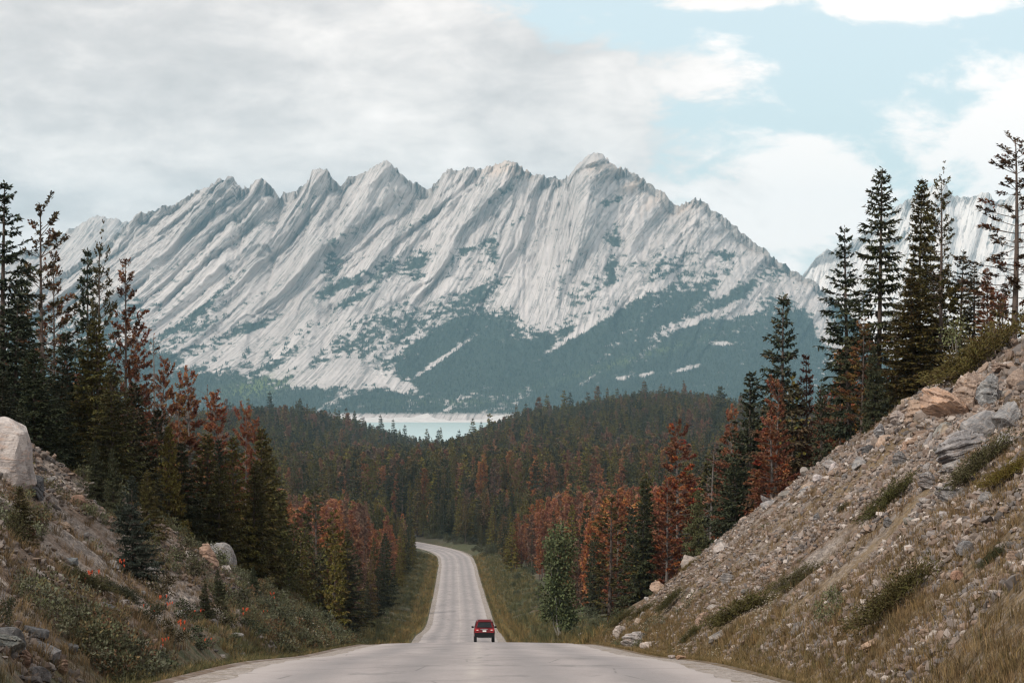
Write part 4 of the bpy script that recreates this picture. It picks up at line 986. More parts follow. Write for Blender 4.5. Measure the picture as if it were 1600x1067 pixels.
boulder(992, 1014, 22, 8, 'flat tan stone at the road edge before the boulders', 'rock_tan', 4, (1.25, 1.1, .98), .1)
boulder(1065, 1028, 18, 8, 'flat orange tan stone on the right road edge', 'rock_tan', 4, (1.3, 1.05, .85), .2)
boulder(1050, 1026, 14, 7, 'small pale flat stone next to the orange tan one', 'rock_pale', 2, (1.1, 1.0, .95), .5)
boulder(910, 990, 22, 14, 'pale stone where the right slope begins', 'rock_pale', 1, (1.1, 1.02, .98), .6)
boulder(945, 958, 22, 22, 'pinkish upright rock low on the slope skyline', 'rock_tan', 3, (1.15, 1.05, 1.0), .2)
boulder(1098, 966, 22, 34, 'brown fin of rock standing low on the right slope', 'rock_tan', 3, (1, .9, .85), .5, roll=.4)
boulder(1122, 995, 30, 24, 'slanted grey stone low on the right slope', 'rock_grey', 4, (1.1, 1.05, 1.0), .2, roll=-.7)
boulder(1488, 652, 105, 52, 'tilted tan bedrock slab high on the right slope', 'rock_tan', 4, (1.15, 1.0, .92), .15, roll=.55)
boulder(1520, 620, 62, 80, 'upright grey brown bedrock fin behind the tilted tan slab', 'rock_tan', 3, (.95, .92, .92), .3, roll=.15)
boulder(1550, 625, 45, 67, 'bluish grey upright rock beside the bedrock fin', 'rock_grey', 3, (1.15, 1.2, 1.24), .6)
boulder(1470, 610, 44, 34, 'broken brown ledge above the tilted tan slab', 'rock_tan', 1, (.8, .74, .7), .3, roll=.5)
boulder(1502, 704, 105, 57, 'big dark grey angular block in the upper right scree', 'rock_grey', 1, (1.0, .98, 1.0), .2, roll=-.45)
boulder(1495, 728, 58, 24, 'grey slab under the big angular block', 'rock_grey', 4, (1.1, 1.08, 1.06), .3, roll=-.4)
boulder(1566, 576, 34, 18, 'flat topped brown grey rock on the right crest', 'rock_tan', 4, (.85, .8, .8), .1)
boulder(1404, 644, 34, 28, 'pale pinkish block on the crest beside the trees', 'rock_pale', 1, (.95, .86, .82), .3, roll=-.4)
boulder(1360, 672, 20, 22, 'rounded pale grey stone on the upper slope edge', 'rock_grey', 2, (1.35, 1.35, 1.38), .2)
boulder(1376, 670, 20, 28, 'taller grey stone next to the rounded one on the slope edge', 'rock_grey', 3, (1.15, 1.17, 1.22), .9)
boulder(1358, 698, 24, 26, 'dark stone stacked under the two rounded ones', 'rock_grey', 3, (.55, .56, .58), .3)
boulder(1408, 722, 36, 30, 'grey rock jutting from the middle of the upper slope', 'rock_grey', 1, (.95, .94, .95), .4)
boulder(1452, 760, 46, 34, 'pale grey broken ledge below the angular block', 'rock_pale', 1, (.72, .72, .74), .4)
boulder(1446, 778, 22, 14, 'light stone under the pale grey broken ledge', 'rock_pale', 2, (1.05, 1.02, 1.0), .4)
boulder(1284, 800, 28, 26, 'dark faced grey block in the middle of the right slope', 'rock_grey', 3, (.85, .86, .9), .2)
boulder(1322, 752, 22, 20, 'grey angular stone in the upper middle of the slope', 'rock_grey', 1, (1.0, .96, .95), .7)
boulder(1240, 835, 26, 24, 'tan block halfway up the right slope', 'rock_tan', 0, (1.1, 1.0, .9), .3)
boulder(1388, 818, 22, 20, 'bluish grey stone by the middle juniper', 'rock_grey', 1, (1.05, 1.07, 1.1), .6)
boulder(1512, 854, 36, 32, 'rounded dark grey boulder on the right part of the slope', 'rock_grey', 0, (.95, .96, 1.0), .2)
boulder(1464, 872, 34, 22, 'pale boulder left of the rounded dark grey one', 'rock_pale', 2, (.85, .8, .78), .5)
boulder(1496, 892, 24, 20, 'pinkish tan stone under the rounded dark grey boulder', 'rock_tan', 0, (1.3, 1.0, .88), .5)
boulder(1376, 885, 18, 17, 'pale grey stone mid slope among brown rubble', 'rock_pale', 3, (1.0, 1.0, 1.0), .6, roll=.5)
boulder(1392, 878, 14, 14, 'small grey stone next to the pale one in the rubble', 'rock_grey', 0, (1.1, 1.05, 1.02), .2)
boulder(1344, 912, 22, 14, 'light grey stone above the long juniper', 'rock_pale', 1, (.95, .93, .9), .3)
boulder(1528, 930, 30, 18, 'blocky grey stone with pale broken end low on the slope', 'rock_pale', 4, (.95, .97, .95), .2, roll=-.4)
boulder(1362, 1005, 44, 16, 'long pale tan outcrop in the lower grass of the slope', 'rock_tan', 4, (1.4, 1.24, 1.1), .1, roll=-.55)
boulder(1342, 1030, 18, 10, 'pale tan slab lying below the long outcrop', 'rock_tan', 4, (1.35, 1.2, 1.05), .1, roll=-.4)
boulder(1222, 1028, 12, 14, 'small upright pale stone near the road foot of the slope', 'rock_pale', 3, (1.2, 1.1, 1.0), .2)
boulder(1200, 1050, 20, 8, 'flat pale stone on the gravel edge of the road', 'rock_pale', 4, (1.2, 1.1, 1.02), .2)
boulder(1556, 1058, 26, 16, 'rounded tan stone at the bottom right of the slope', 'rock_tan', 0, (1.1, 1.0, .95), .2)
boulder(1592, 870, 30, 34, 'pale brown boulder cut by the right edge of the picture', 'rock_pale', 0, (.8, .76, .74), .2)

# the bedrock and block field high on the right slope, and the block pile at the lower left
for i, (px, py, wp, hp, lab, km, col) in enumerate([
    (1440, 640, 60, 34, 'layered tan ledge left of the tilted slab', 'rock_tan', (1.05, .95, .88)), (1462, 668, 62, 30, 'layered brown ledge under the tilted slab', 'rock_tan', (.92, .82, .76)),
    (1535, 660, 46, 40, 'grey block right of the tilted slab', 'rock_grey', (1.2, 1.2, 1.22)), (1580, 640, 40, 34, 'grey angular block on the upper right skyline', 'rock_grey', (1.1, 1.12, 1.15)),
    (1570, 670, 34, 26, 'light grey block just under the skyline block at the right edge', 'rock_pale', (.9, .9, .92)), (1545, 690, 30, 24, 'dark blocky stone right of the big angular block', 'rock_grey', (.7, .7, .74)),
    (1430, 690, 44, 34, 'pinkish broken ledge left of the big angular block', 'rock_tan', (1.15, .98, .9)), (1480, 745, 34, 26, 'grey stone right of the pale broken ledge', 'rock_grey', (1.0, 1.0, 1.02)),
    (1390, 690, 34, 24, 'tan stone below the taller grey slope edge stone', 'rock_tan', (1.1, 1.0, .94)), (1345, 735, 26, 18, 'grey stone left of the jutting grey rock', 'rock_grey', (1.1, 1.1, 1.12)),
    (1590, 600, 44, 30, 'brownish block at the top of the right edge', 'rock_tan', (.85, .8, .78)), (1300, 730, 30, 18, 'pale stone on the upper skyline of the slope', 'rock_pale', (.85, .84, .85)),
    (1262, 760, 30, 18, 'grey skyline stone right of the low rust orange pine', 'rock_grey', (1.2, 1.2, 1.22)), (1232, 775, 34, 18, 'light grey skyline stone below the rust orange pine', 'rock_pale', (.82, .83, .86)),
    (1205, 792, 34, 16, 'low pale grey skyline stone near the dark low spruce', 'rock_pale', (.8, .8, .82)), (1130, 858, 30, 16, 'whitish skyline stone right of the pale green spruce', 'rock_pale', (1.0, .95, .92)),
    (1080, 880, 34, 26, 'broken pale ledge on the lower skyline', 'rock_pale', (.95, .88, .82)), (1030, 915, 30, 22, 'tan broken rock on the lower skyline', 'rock_tan', (1.1, 1.0, .95)),
    (1140, 900, 26, 16, 'grey stone in the middle of the lower slope', 'rock_grey', (1.1, 1.06, 1.04)), (1178, 868, 22, 14, 'pale stone in the gravel streak of the lower slope', 'rock_pale', (.95, .9, .88)),
    (1200, 905, 26, 12, 'pinkish flat stone above the long dark juniper', 'rock_tan', (1.15, 1.0, .95)), (1312, 840, 24, 16, 'brown stone below the dark faced block', 'rock_tan', (.9, .82, .78)),
    (1425, 838, 30, 20, 'rough grey stone between middle juniper and dark rounded boulder', 'rock_grey', (.95, .93, .93)), (1545, 815, 34, 22, 'grey stone above the rounded dark boulder', 'rock_grey', (1.1, 1.1, 1.1)),
    (1590, 930, 30, 20, 'tan stone at the right edge of the lower slope', 'rock_tan', (1.0, .92, .86)), (1450, 985, 26, 14, 'pale tan stone right of the long tan outcrop', 'rock_tan', (1.2, 1.08, 1.0)),
    (15, 1000, 60, 40, 'dark grey block on the pile at the lower left corner', 'rock_grey', (.62, .64, .66)), (55, 985, 46, 30, 'blackish block at the top of the lower left pile', 'rock_grey', (.45, .47, .5)),
    (75, 1015, 44, 28, 'grey flat block in the middle of the lower left pile', 'rock_grey', (.75, .77, .8)), (40, 1030, 40, 26, 'pinkish brown block in the lower left pile', 'rock_tan', (.85, .72, .66)),
    (95, 1040, 34, 24, 'tan square block on the right of the lower left pile', 'rock_tan', (.9, .78, .7)), (15, 1045, 50, 32, 'grey green block at the bottom of the lower left pile', 'rock_grey', (.7, .76, .74)),
    (60, 1055, 44, 24, 'dull grey slab at the bottom edge of the lower left pile', 'rock_grey', (.8, .8, .82)), (110, 1010, 28, 18, 'small dark block beside the lower left pile', 'rock_grey', (.55, .58, .6)),
    (165, 800, 40, 26, 'brown broken ledge behind the grey green young spruce', 'rock_tan', (.6, .54, .5)), (170, 945, 34, 18, 'bluish grey stones below the very dark juniper', 'rock_grey', (.85, .9, .94)),
    (195, 938, 24, 14, 'whitish stone at the lower end of the very dark juniper', 'rock_pale', (.85, .84, .84)), (40, 815, 34, 34, 'brown slab leaning under the dark grey block', 'rock_tan', (.75, .66, .6)),
    (120, 790, 30, 18, 'reddish brown stone up the left scree', 'rock_tan', (.7, .56, .5)), (300, 870, 26, 20, 'pale broken stone between the two left rock faces', 'rock_pale', (.8, .76, .72)),
]):
    kb = 1.5 if px > 1380 and py < 780 else 1.2
    boulder(px, py, wp * kb, hp * kb, lab, km, [1, 4, 0, 5, 2, 3][i % 6], col, rz=random.random() * 3, roll=(.45 if px < 800 else -.45) * random.uniform(.2, 1.2), lift=.22)
SM = [rock_arrays(400 + i, 2, 9 + i % 4, .05, [(1, .8, .62), (1, .6, .45), (.9, .85, .8), (1.2, .6, .4)][i % 4]) for i in range(8)]
SMM = {k: [mesh_np('stone', v, f_, [M[k]], False) for v, f_ in SM] for k in ('rock_grey', 'rock_pale', 'rock_tan')}
g3 = np.random.default_rng(9)
def slope_points(n_, right, g, amax):
    Dd = g.uniform(38, 106, n_); a = 5.6 + (amax - 5.6) * g.random(n_) ** .8
    return xr(Dd) + (a if right else -a), Dd, a
cnt = 0
xs_, Ds_, as_ = slope_points(4000, True, g3, 17.5)
dn = fbm(Ds_ / 3, as_ / 8, 3, 505)
for i in range(len(xs_)):
    if cnt >= 125: break
    p_ = xs_[i] / Ds_[i] * F + 800
    if p_ > 1640 or dn[i] < .5 - .08 * (as_[i] > 11): continue
    s = g3.uniform(.10, .30) * (1.25 if as_[i] > 11 else .85); km = g3.choice(['rock_grey', 'rock_pale', 'rock_tan'], p=[.42, .28, .30])
    top = as_[i] > 11.5; low = as_[i] < 8
    where = 'in the upper rubble of the right slope' if top else ('in the grass at the foot of the right slope' if low else 'in the middle rubble of the right slope')
    cl = {'rock_grey': 'grey', 'rock_pale': 'pale', 'rock_tan': 'tan'}[km]; sz = 'large' if s > .27 else ('middling' if s > .19 else 'small'); zn = 'near end' if Ds_[i] < 60 else ('far end' if Ds_[i] > 85 else 'midpart')
    o = link('stone', SMM[km][g3.integers(8)], loc=(xs_[i], Ds_[i], gz(xs_[i], Ds_[i]) + s * .15), label=f'{sz} loose {cl} stone {where}, {zn}', cat='stone', group=f'{cl} stones {where}')
    o.scale = (s * g3.uniform(.8, 1.4), s, s * g3.uniform(.7, 1.1)); o.rotation_euler = tuple(g3.normal(0, .5, 2)) + (g3.random() * 6.28,)
    q = g3.uniform(.75, 1.2); o.color = (q, q * g3.uniform(.95, 1), q * g3.uniform(.9, 1), 1); cnt += 1
cnt = 0
xs_, Ds_, as_ = slope_points(3000, False, g3, 13)
dn = fbm(Ds_ / 3, as_ / 8, 3, 515)
for i in range(len(xs_)):
    if cnt >= 62: break
    p_ = xs_[i] / Ds_[i] * F + 800
    if p_ < -40 or dn[i] < .5 or Ds_[i] > 86: continue
    s = g3.uniform(.10, .24); km = g3.choice(['rock_grey', 'rock_pale', 'rock_tan'], p=[.5, .2, .3]); cl = {'rock_grey': 'grey', 'rock_pale': 'pale', 'rock_tan': 'tan'}[km]
    o = link('stone', SMM[km][g3.integers(8)], loc=(xs_[i], Ds_[i], gz(xs_[i], Ds_[i]) + s * .15), label=f"{'large' if s > .19 else 'small'} loose {cl} stone {'high' if as_[i] > 9 else 'low'} on the left scree, {'near' if Ds_[i] < 60 else 'far'} end", cat='stone', group=f'{cl} stones on the left scree')
    o.scale = (s * g3.uniform(.8, 1.4), s, s * g3.uniform(.7, 1.1)); o.rotation_euler = tuple(g3.normal(0, .5, 2)) + (g3.random() * 6.28,)
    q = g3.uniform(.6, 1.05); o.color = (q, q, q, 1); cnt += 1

def inst_rock(name, c0, c1):
    m, n, b = mat(name); ob = n.add('ShaderNodeTexCoord').outputs['Object']
    c = n.mix(n.noise(ob, 2.2, 4, .65), c0, c1); c = n.mix(1.0, c, n.attr('tint', 'INSTANCER', 'Color'), 'MULTIPLY')
    n.l.new(c, b.inputs['Base Color']); b.inputs['Roughness'].default_value = .92
    return m
M['pebble'] = inst_rock('pebble_stone', (.55, .55, .55), (1.0, 1.0, 1.0))
PEB = []
for i in range(5):
    v, f_ = rock_arrays(450 + i, 1, 8, .04, (1, .75, .55)); PEB.append(mesh_np('pebble', v, f_, [M['pebble']], False))
def rubble(n_, right, g, amax, label, D0=22, D1=107, thr=None):
    Dd = g.uniform(D0, D1, n_); a = 5.0 + (amax - 5.0) * g.random(n_) ** .9
    x_ = xr(Dd) + (a if right else -a)
    dn_ = fbm(Dd / 2.0, a / 7, 4, 601) + .10 * sstep(a, 8, 13) - .16 * (a < 6.4)
    k_ = dn_ > (thr or (.44 if right else .46)); x_, Dd, a = x_[k_], Dd[k_], a[k_]; n2 = len(x_)
    z_ = ground(x_, Dd); s = (.026 + .085 * g.random(n2) ** 3.2) * (1 + .9 * sstep(a, 10.5, 14) * sstep(92 - Dd, 0, 14))
    pal = np.array([(.15, .132, .125), (.22, .178, .152), (.31, .262, .235), (.28, .205, .16), (.185, .135, .108), (.46, .40, .36)])
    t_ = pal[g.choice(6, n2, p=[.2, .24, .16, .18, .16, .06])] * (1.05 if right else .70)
    sc_ = s[:, None] * g.uniform(.7, 1.5, (n2, 3))
    scatter('rubble', np.stack([x_, Dd, z_ + s * .2], -1), PEB, g.integers(0, 5, n2), g.normal(0, 1, (n2, 3)) * np.array([.5, .5, 3]), sc_, t_, label=label, cat='rubble', kind='stuff')
rubble(95000, True, g3, 18.5, 'loose stone rubble strewn over the right slope')
rubble(75000, True, g3, 12.5, 'fine gravel over the near foot of the right slope', D0=15, D1=66, thr=.33)
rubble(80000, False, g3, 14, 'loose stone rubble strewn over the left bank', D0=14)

# ------------------------------------------------------------------ junipers and shrubs
JUN = [leaf_proto(juniper(700 + i, 2.0, 1.3 + .15 * i, .78), M['bark']) for i in range(3)]
for i, (px, py, wpx, lab, col) in enumerate([
    (1165, 950, 92, 'long dark juniper mat low on the right slope', (.050, .052, .018)),
    (1408, 945, 120, 'long juniper mat in the middle of the lower right slope', (.048, .048, .018)),
    (1398, 785, 82, 'dark juniper in the upper middle of the right slope', (.044, .050, .018)),
    (1545, 745, 100, 'broad grey green juniper under the big angular block', (.048, .052, .026)),
    (1580, 785, 70, 'yellow green juniper at the right edge of the slope', (.082, .074, .018)),
    (1250, 880, 66, 'grey green juniper halfway up the right slope', (.052, .054, .026)),
    (1010, 950, 40, 'small juniper near the low end of the right slope', (.050, .050, .020)),
    (1050, 945, 40, 'small dark juniper just uphill of the low boulders', (.042, .046, .018)),
    (975, 965, 36, 'low juniper behind the pale upright boulder', (.048, .05, .02)),
    (1085, 990, 38, 'small juniper beside the brown fin of rock', (.044, .048, .018)),
    (1556, 862, 44, 'small dark juniper right of the rounded dark boulder', (.036, .044, .020)),
    (1500, 690, 50, 'dark juniper squeezed between slab and angular block', (.034, .042, .022)),
    (1320, 805, 22, 'little dark juniper tuft by the dark faced block', (.036, .042, .018)),
    (1355, 705, 26, 'little juniper below the stacked stones', (.036, .044, .022)),
    (1540, 575, 130, 'wide olive juniper carpet along the right crest', (.060, .056, .018)),
    (1495, 600, 70, 'olive juniper below the pale stemmed aspen', (.056, .052, .018)),
    (1080, 885, 24, 'mossy juniper tuft on the lower skyline of the right slope', (.085, .075, .025)),
    (130, 905, 70, 'dark juniper spilling down the left scree', (.036, .040, .018)),
    (185, 920, 60, 'very dark juniper mat below the lone young spruce', (.022, .028, .016)),
]):
    x, D = pix_ground(px, py + 8); s = wpx / F * D / 2.2 * 1.3
    leaf_thing('juniper', lab, 'shrub', JUN[i % 3], x, D, s * .95, s * .9, np.array(col) * (1.35, 1.1, 1.0), group='low junipers on the rocky slopes', tilt=slope_tilt(x, D, .85), sink=-.05, rz=0.0 + random.gauss(0, .25))
SHR = [leaf_proto(leafy(720 + i, 1.4, .8, .6, .65, 900, .11, .030, 9, .016, 12, .5), M['bark']) for i in range(3)]
WIL = [leaf_proto(leafy(740 + i, 2.2, 1.3, 1.0, 1.1, 1300, .16, .045, 9, .025, 16, .4), M['bark']) for i in range(3)]
for i, (px, py, wpx, hpx, lab, col) in enumerate([
    (1298, 960, 62, 60, 'pale sage green willow shrub on the lower right slope', (.115, .115, .060)),
    (300, 900, 70, 60, 'grey olive shrub between the rocks of the left bank', (.062, .058, .032)),
    (255, 905, 60, 50, 'brownish shrub below the rounded tan rock', (.058, .046, .024)),
    (290, 960, 60, 40, 'dark green shrub on the middle of the left bank', (.036, .040, .020)),
    (350, 960, 70, 44, 'olive shrub under the grey white rock face', (.05, .048, .024)),
    (430, 960, 70, 50, 'grey green shrub near the end of the left bank', (.056, .060, .036)),
    (470, 975, 60, 40, 'leafy shrub behind the daisies of the left verge', (.055, .060, .034)),
    (515, 985, 60, 44, 'grey green willow shrub at the foot of the left bank', (.066, .072, .044)),
    (545, 990, 50, 36, 'shrub at the last corner of the left bank', (.055, .06, .034)),
    (395, 985, 60, 30, 'low dark shrub above the left verge grass', (.036, .042, .022)),
    (310, 1000, 70, 34, 'low green shrub beside the left road edge', (.044, .052, .028)),
    (215, 1020, 70, 44, 'green verge shrub near the bottom left', (.044, .052, .030)),
    (255, 1035, 60, 34, 'small green shrub at the left road edge nearest the camera', (.04, .05, .028)),
    (95, 655, 40, 60, 'silvery leaved shrub among the spruces behind the big boulder', (.075, .085, .062)),
    (120, 715, 60, 50, 'grey leaved shrub at the top of the left scree', (.062, .070, .050)),
    (20, 850, 60, 60, 'dark olive shrub under the huge pale boulder', (.045, .042, .018)),
    (10, 960, 50, 50, 'dark shrub at the lower left edge of the picture', (.034, .038, .02)),
    (235, 960, 60, 46, 'dark scrub below the very dark juniper', (.040, .040, .020)), (375, 935, 56, 44, 'grey olive scrub right of the grey white rock face', (.05, .05, .028)),
    (270, 990, 56, 36, 'brown green scrub over the left verge', (.062, .050, .024)), (150, 985, 60, 36, 'dull scrub on the lower left rubble', (.052, .048, .024)),
    (440, 1000, 60, 26, 'low scrub behind the verge grass near the crest', (.055, .055, .03)), (360, 1005, 50, 24, 'low leafy scrub near the small white stone', (.046, .05, .026)),
]):
    x, D = pix_ground(px, py + hpx * .35); s = wpx / F * D
    leaf_thing('shrub', lab, 'shrub', SHR[i % 3], x, D, hpx / F * D / 1.25, s / 1.7, col, group='shrubs on the cut banks', sink=.05)
g4 = np.random.default_rng(21)
for k in range(34):                       # bushes closing the view where the road bends away
    D = 575 + 110 * g4.random(); xx = float(xr(D) + g4.uniform(5.6, 14)); hh = g4.uniform(1.0, 2.6)
    leaf_thing('willow_shrub', f"{'tall' if hh > 1.8 else 'low'} dull green bush {'at the edge' if xx - xr(D) < 8 else 'well back'} on the outside of the far road bend", 'shrub', WIL[k % 3], xx, float(D), hh / 2.0, hh / 2.0 * g4.uniform(.9, 1.4), np.array((.062, .062, .032)) * g4.uniform(.7, 1.25), group='bushes at the far road bend')
for s in (-1, 1):
    for k in range(46):
        D = 150 + 330 * (k / 46) ** 1.25 + g4.uniform(-3, 3); off = (6.6 + g4.random() ** 1.2 * 6.0) if s < 0 else (8.5 + g4.random() * 6)
        xx = xr(D) + s * off; hh = g4.uniform(.5, 1.5) * (1.2 if off > 10 else .65)
        side = 'left' if s < 0 else 'right'; ff = 'near the dip' if D < 230 else ('in the middle stretch' if D < 340 else 'close to the bend')
        leaf_thing('willow_shrub', f"{'tall' if hh > 1.1 else 'low'} grey green willow shrub {'touching the trees' if off > 10 else 'near the road'} on the {side} verge {ff}", 'shrub', WIL[k % 3], float(xx), float(D), hh / 2.0, hh / 2.0 * g4.uniform(.9, 1.5), np.array((.060, .066, .036)) * g4.uniform(.7, 1.25), group=f'willow shrubs along the {side} verge {ff}')
# ------------------------------------------------------------------ grass and flowers
M['grass'] = None
m, n, b = mat('grass_blades'); tn = n.attr('tone'); base = n.attr('tint', 'INSTANCER', 'Color')
c = n.mix(1.0, base, n.mix(tn, (.6, .6, .6), (1.35, 1.3, 1.15)), 'MULTIPLY'); n.l.new(c, b.inputs['Base Color']); b.inputs['Roughness'].default_value = .8; M['grass'] = m
GR = []
for i in range(4):
    v, f_, t = grass(800 + i, 20, .40 + .06 * i, .26, .008); GR.append(mesh_np('grass_tuft', v, f_, [M['grass']], attrs={'tone': t}))
def grass_field(n_, pick, label, hs, g):
    x_, D_, t_, k_ = pick(n_, g); nn = len(x_); z_ = ground(x_, D_)
    s = g.uniform(.6, 1.25, nn) * hs * k_
    scatter('grass', np.stack([x_, D_, z_], -1), GR, g.integers(0, 4, nn), np.stack([g.normal(0, .12, nn), g.normal(0, .12, nn), g.random(nn) * 6.28], -1), np.stack([s * 1.1, s * 1.1, s], -1), t_, label=label, cat='grass', kind='stuff')
def verge(n_, g):
    Dd = 14 + 108 * g.random(n_) ** .85; sd = np.where(g.random(n_) < .5, -1, 1); a = 4.55 + np.abs(g.normal(0, .75, n_))
    tan = np.array([(.175, .12, .055), (.135, .10, .046), (.21, .15, .08), (.10, .082, .036)]); grn = np.array([(.055, .06, .026), (.075, .075, .032), (.11, .095, .04), (.04, .046, .022)])
    i = g.integers(0, 4, n_); c = np.where((sd > 0)[:, None], tan[i], np.where((g.random(n_) < .3)[:, None], tan[i], grn[i]))
    k_ = ~((sd < 0) & (Dd < 52) & (a > 5.2))
    return (xr(Dd) + sd * a)[k_], Dd[k_], c[k_], np.where(a < 4.9, .5, 1.0)[k_]
def slopeg(n_, g):
    Dd = g.uniform(18, 106, n_); sd = np.where(g.random(n_) < .4, -1, 1); a = 5.5 + 10 * g.random(n_) ** 1.1
    dn_ = fbm(Dd / 2.4, a / 8, 4, 41); k_ = dn_ > np.where(sd > 0, .47, .43) + .012 * np.maximum(a - 8, 0)
    tan = np.array([(.165, .108, .055), (.135, .088, .046), (.20, .14, .078), (.11, .08, .04)]); i = g.integers(0, 4, n_)
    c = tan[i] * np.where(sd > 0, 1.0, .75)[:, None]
    return (xr(Dd) + sd * a)[k_], Dd[k_], c[k_], np.full(int(k_.sum()), .7)
def farv(n_, g):
    Dd = 118 + 480 * g.random(n_) ** 1.4; sd = np.where(g.random(n_) < .5, -1, 1); a = 4.6 + 8 * g.random(n_) ** 1.3
    tan = np.array([(.20, .135, .055), (.15, .115, .05), (.075, .078, .034), (.06, .064, .032)])
    i = np.where(a < 6.6, g.integers(0, 3, n_), g.integers(1, 4, n_))
    return xr(Dd) + sd * a, Dd, tan[i], np.full(n_, 1.25)
grass_field(16000, verge, 'dry grass along both road edges', .42, g4)
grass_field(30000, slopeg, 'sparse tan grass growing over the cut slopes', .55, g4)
def nearv(n_, g):
    Dd = g.uniform(14, 46, n_); sd = np.where(g.random(n_) < .35, -1, 1); a = 5.2 + 4.8 * g.random(n_)
    tan = np.array([(.165, .108, .055), (.125, .086, .042), (.20, .145, .08), (.095, .075, .036)])
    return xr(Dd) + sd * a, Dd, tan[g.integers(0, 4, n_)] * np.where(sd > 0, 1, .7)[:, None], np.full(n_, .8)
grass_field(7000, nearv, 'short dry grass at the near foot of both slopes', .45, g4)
grass_field(16000, farv, 'rough grass on the verges beyond the dip', 1.0, g4)
HERB = []
for i in range(4):
    t_, w_ = leafy(760 + i, .5, .26, .22, .24, 130, .062, .015, 4, .005, 8, .8); HERB.append(both_mesh('herb', t_, w_, M['fol_mass'], M['bark']))
def herbs(n_, g):
    sd = np.where(g.random(n_) < .9, -1, 1); Dd = np.where(sd < 0, g.uniform(34, 112, n_), g.uniform(40, 112, n_))
    a = 5.0 + 6.5 * g.random(n_) ** 1.9; dn_ = fbm(Dd / 3, a / 3, 3, 555) + .10 * np.exp(-((a - 5.8) / .9) ** 2) - .10 * (sd > 0) + .12 * sstep(Dd, 70, 100) * (sd < 0)
    k_ = dn_ > .50 + .02 * np.maximum(a - 6, 0) + .13 * (Dd < 62) + .08 * (sd > 0); x_, Dd, a = (xr(Dd) + sd * a)[k_], Dd[k_], a[k_]; nn = len(x_)
    pal = np.array([(.078, .080, .040), (.056, .056, .028), (.098, .098, .062), (.10, .078, .036), (.12, .072, .036)])
    s_ = g.uniform(.5, 1.25, nn)
    scatter('undergrowth', np.stack([x_, Dd, ground(x_, Dd) - .03], -1), HERB, g.integers(0, 4, nn), np.stack([np.zeros(nn), np.zeros(nn), g.random(nn) * 6.28], -1), np.stack([s_, s_, s_ * g.uniform(.8, 1.3, nn)], -1), pal[g.choice(5, nn, p=[.3, .25, .2, .17, .08])], label='grey green leafy undergrowth over the banks', cat='undergrowth', kind='stuff')
herbs(8500, g4)
def flower(name, col, seed, disc):
    g = np.random.default_rng(seed); V = []; Fc = []; fm = []; k = 0
    for i in range(5):
        p = g.normal(0, .07, 3); p[2] = -.05; h = g.uniform(.25, .5); q = p + [g.normal(0, .05), g.normal(0, .05), h]
        V += [p - [.006, 0, 0], p + [.006, 0, 0], q]; Fc += [[k, k + 1, k + 2]]; fm.append(1); k += 3
        for j in range(5):
            a0 = j * 1.2566; r_ = .028 if disc else .022; up = .004 if disc else .05
            V += [q + [0, 0, -.02], q + [math.cos(a0) * r_, math.sin(a0) * r_, up], q + [math.cos(a0 + 1.1) * r_, math.sin(a0 + 1.1) * r_, up + (.0 if disc else .03)]]; Fc += [[k, k + 1, k + 2]]; fm.append(0); k += 3
    return mesh_np(name, np.array(V), np.array(Fc), [plain(name + '_petals', col, .7), plain(name + '_stem', (.05, .06, .025), .8)], fmat=fm)
def flowers(label, proto, n_, g, D0, D1, a0, a1, s_):
    Dd = g.uniform(D0, D1, n_); a = g.uniform(a0, a1, n_); cl = fbm(Dd / 2.5, a / 2.5, 2, 901) > .5; Dd, a = Dd[cl], a[cl]; nn = len(Dd); x_ = xr(Dd) + a
    scatter('wildflowers', np.stack([x_, Dd, ground(x_, Dd)], -1), [proto], np.zeros(nn, int), np.stack([np.zeros(nn), np.zeros(nn), g.random(nn) * 6.28], -1), np.full((nn, 3), s_) * g.uniform(.8, 1.3, (nn, 1)), np.ones((nn, 3)), label=label, cat='flowers', kind='stuff')
flowers('white daisies in the left verge grass', flower('daisy', (.75, .72, .62), 1, True), 260, g4, 76, 102, -6.6, -5.0, .8)
flowers('small pale flowers in the right verge grass', flower('pale_flower', (.55, .50, .38), 3, True), 120, g4, 40, 95, 5.0, 7.0, .6)
flowers('orange red paintbrush flowers dotted over the left bank', flower('paintbrush', (.55, .09, .035), 2, False), 44, g4, 42, 92, -8.5, -5.4, .75)

# ------------------------------------------------------------------ the car
def box(x0, x1, y0, y1, z0, z1, taper=0.0):
    V = np.array([(x0, y0, z0), (x1, y0, z0), (x1, y1, z0), (x0, y1, z0), (x0 + taper, y0, z1), (x1 - taper, y0, z1), (x1 - taper, y1, z1), (x0 + taper, y1, z1)], float)
    return V, np.array([[0, 3, 2, 1], [4, 5, 6, 7], [0, 1, 5, 4], [1, 2, 6, 5], [2, 3, 7, 6], [3, 0, 4, 7]])
def loft(sections):
    """closed loops (y, list of (x, z)) joined into a skin with end caps made of quads"""
    n_ = len(sections[0][1]); V = np.array([(p[0], y, p[1]) for y, loop in sections for p in loop], float); Fc = []
    for s in range(len(sections) - 1):
        for k in range(n_): Fc.append([s * n_ + k, s * n_ + (k + 1) % n_, (s + 1) * n_ + (k + 1) % n_, (s + 1) * n_ + k])
    for base_, flip in ((0, True), ((len(sections) - 1) * n_, False)):
        for k in range(n_ // 2 - 1):
            q = [base_ + k, base_ + k + 1, base_ + n_ - 2 - k, base_ + n_ - 1 - k]; Fc.append(q[::-1] if flip else q)
    return V, np.array(Fc)
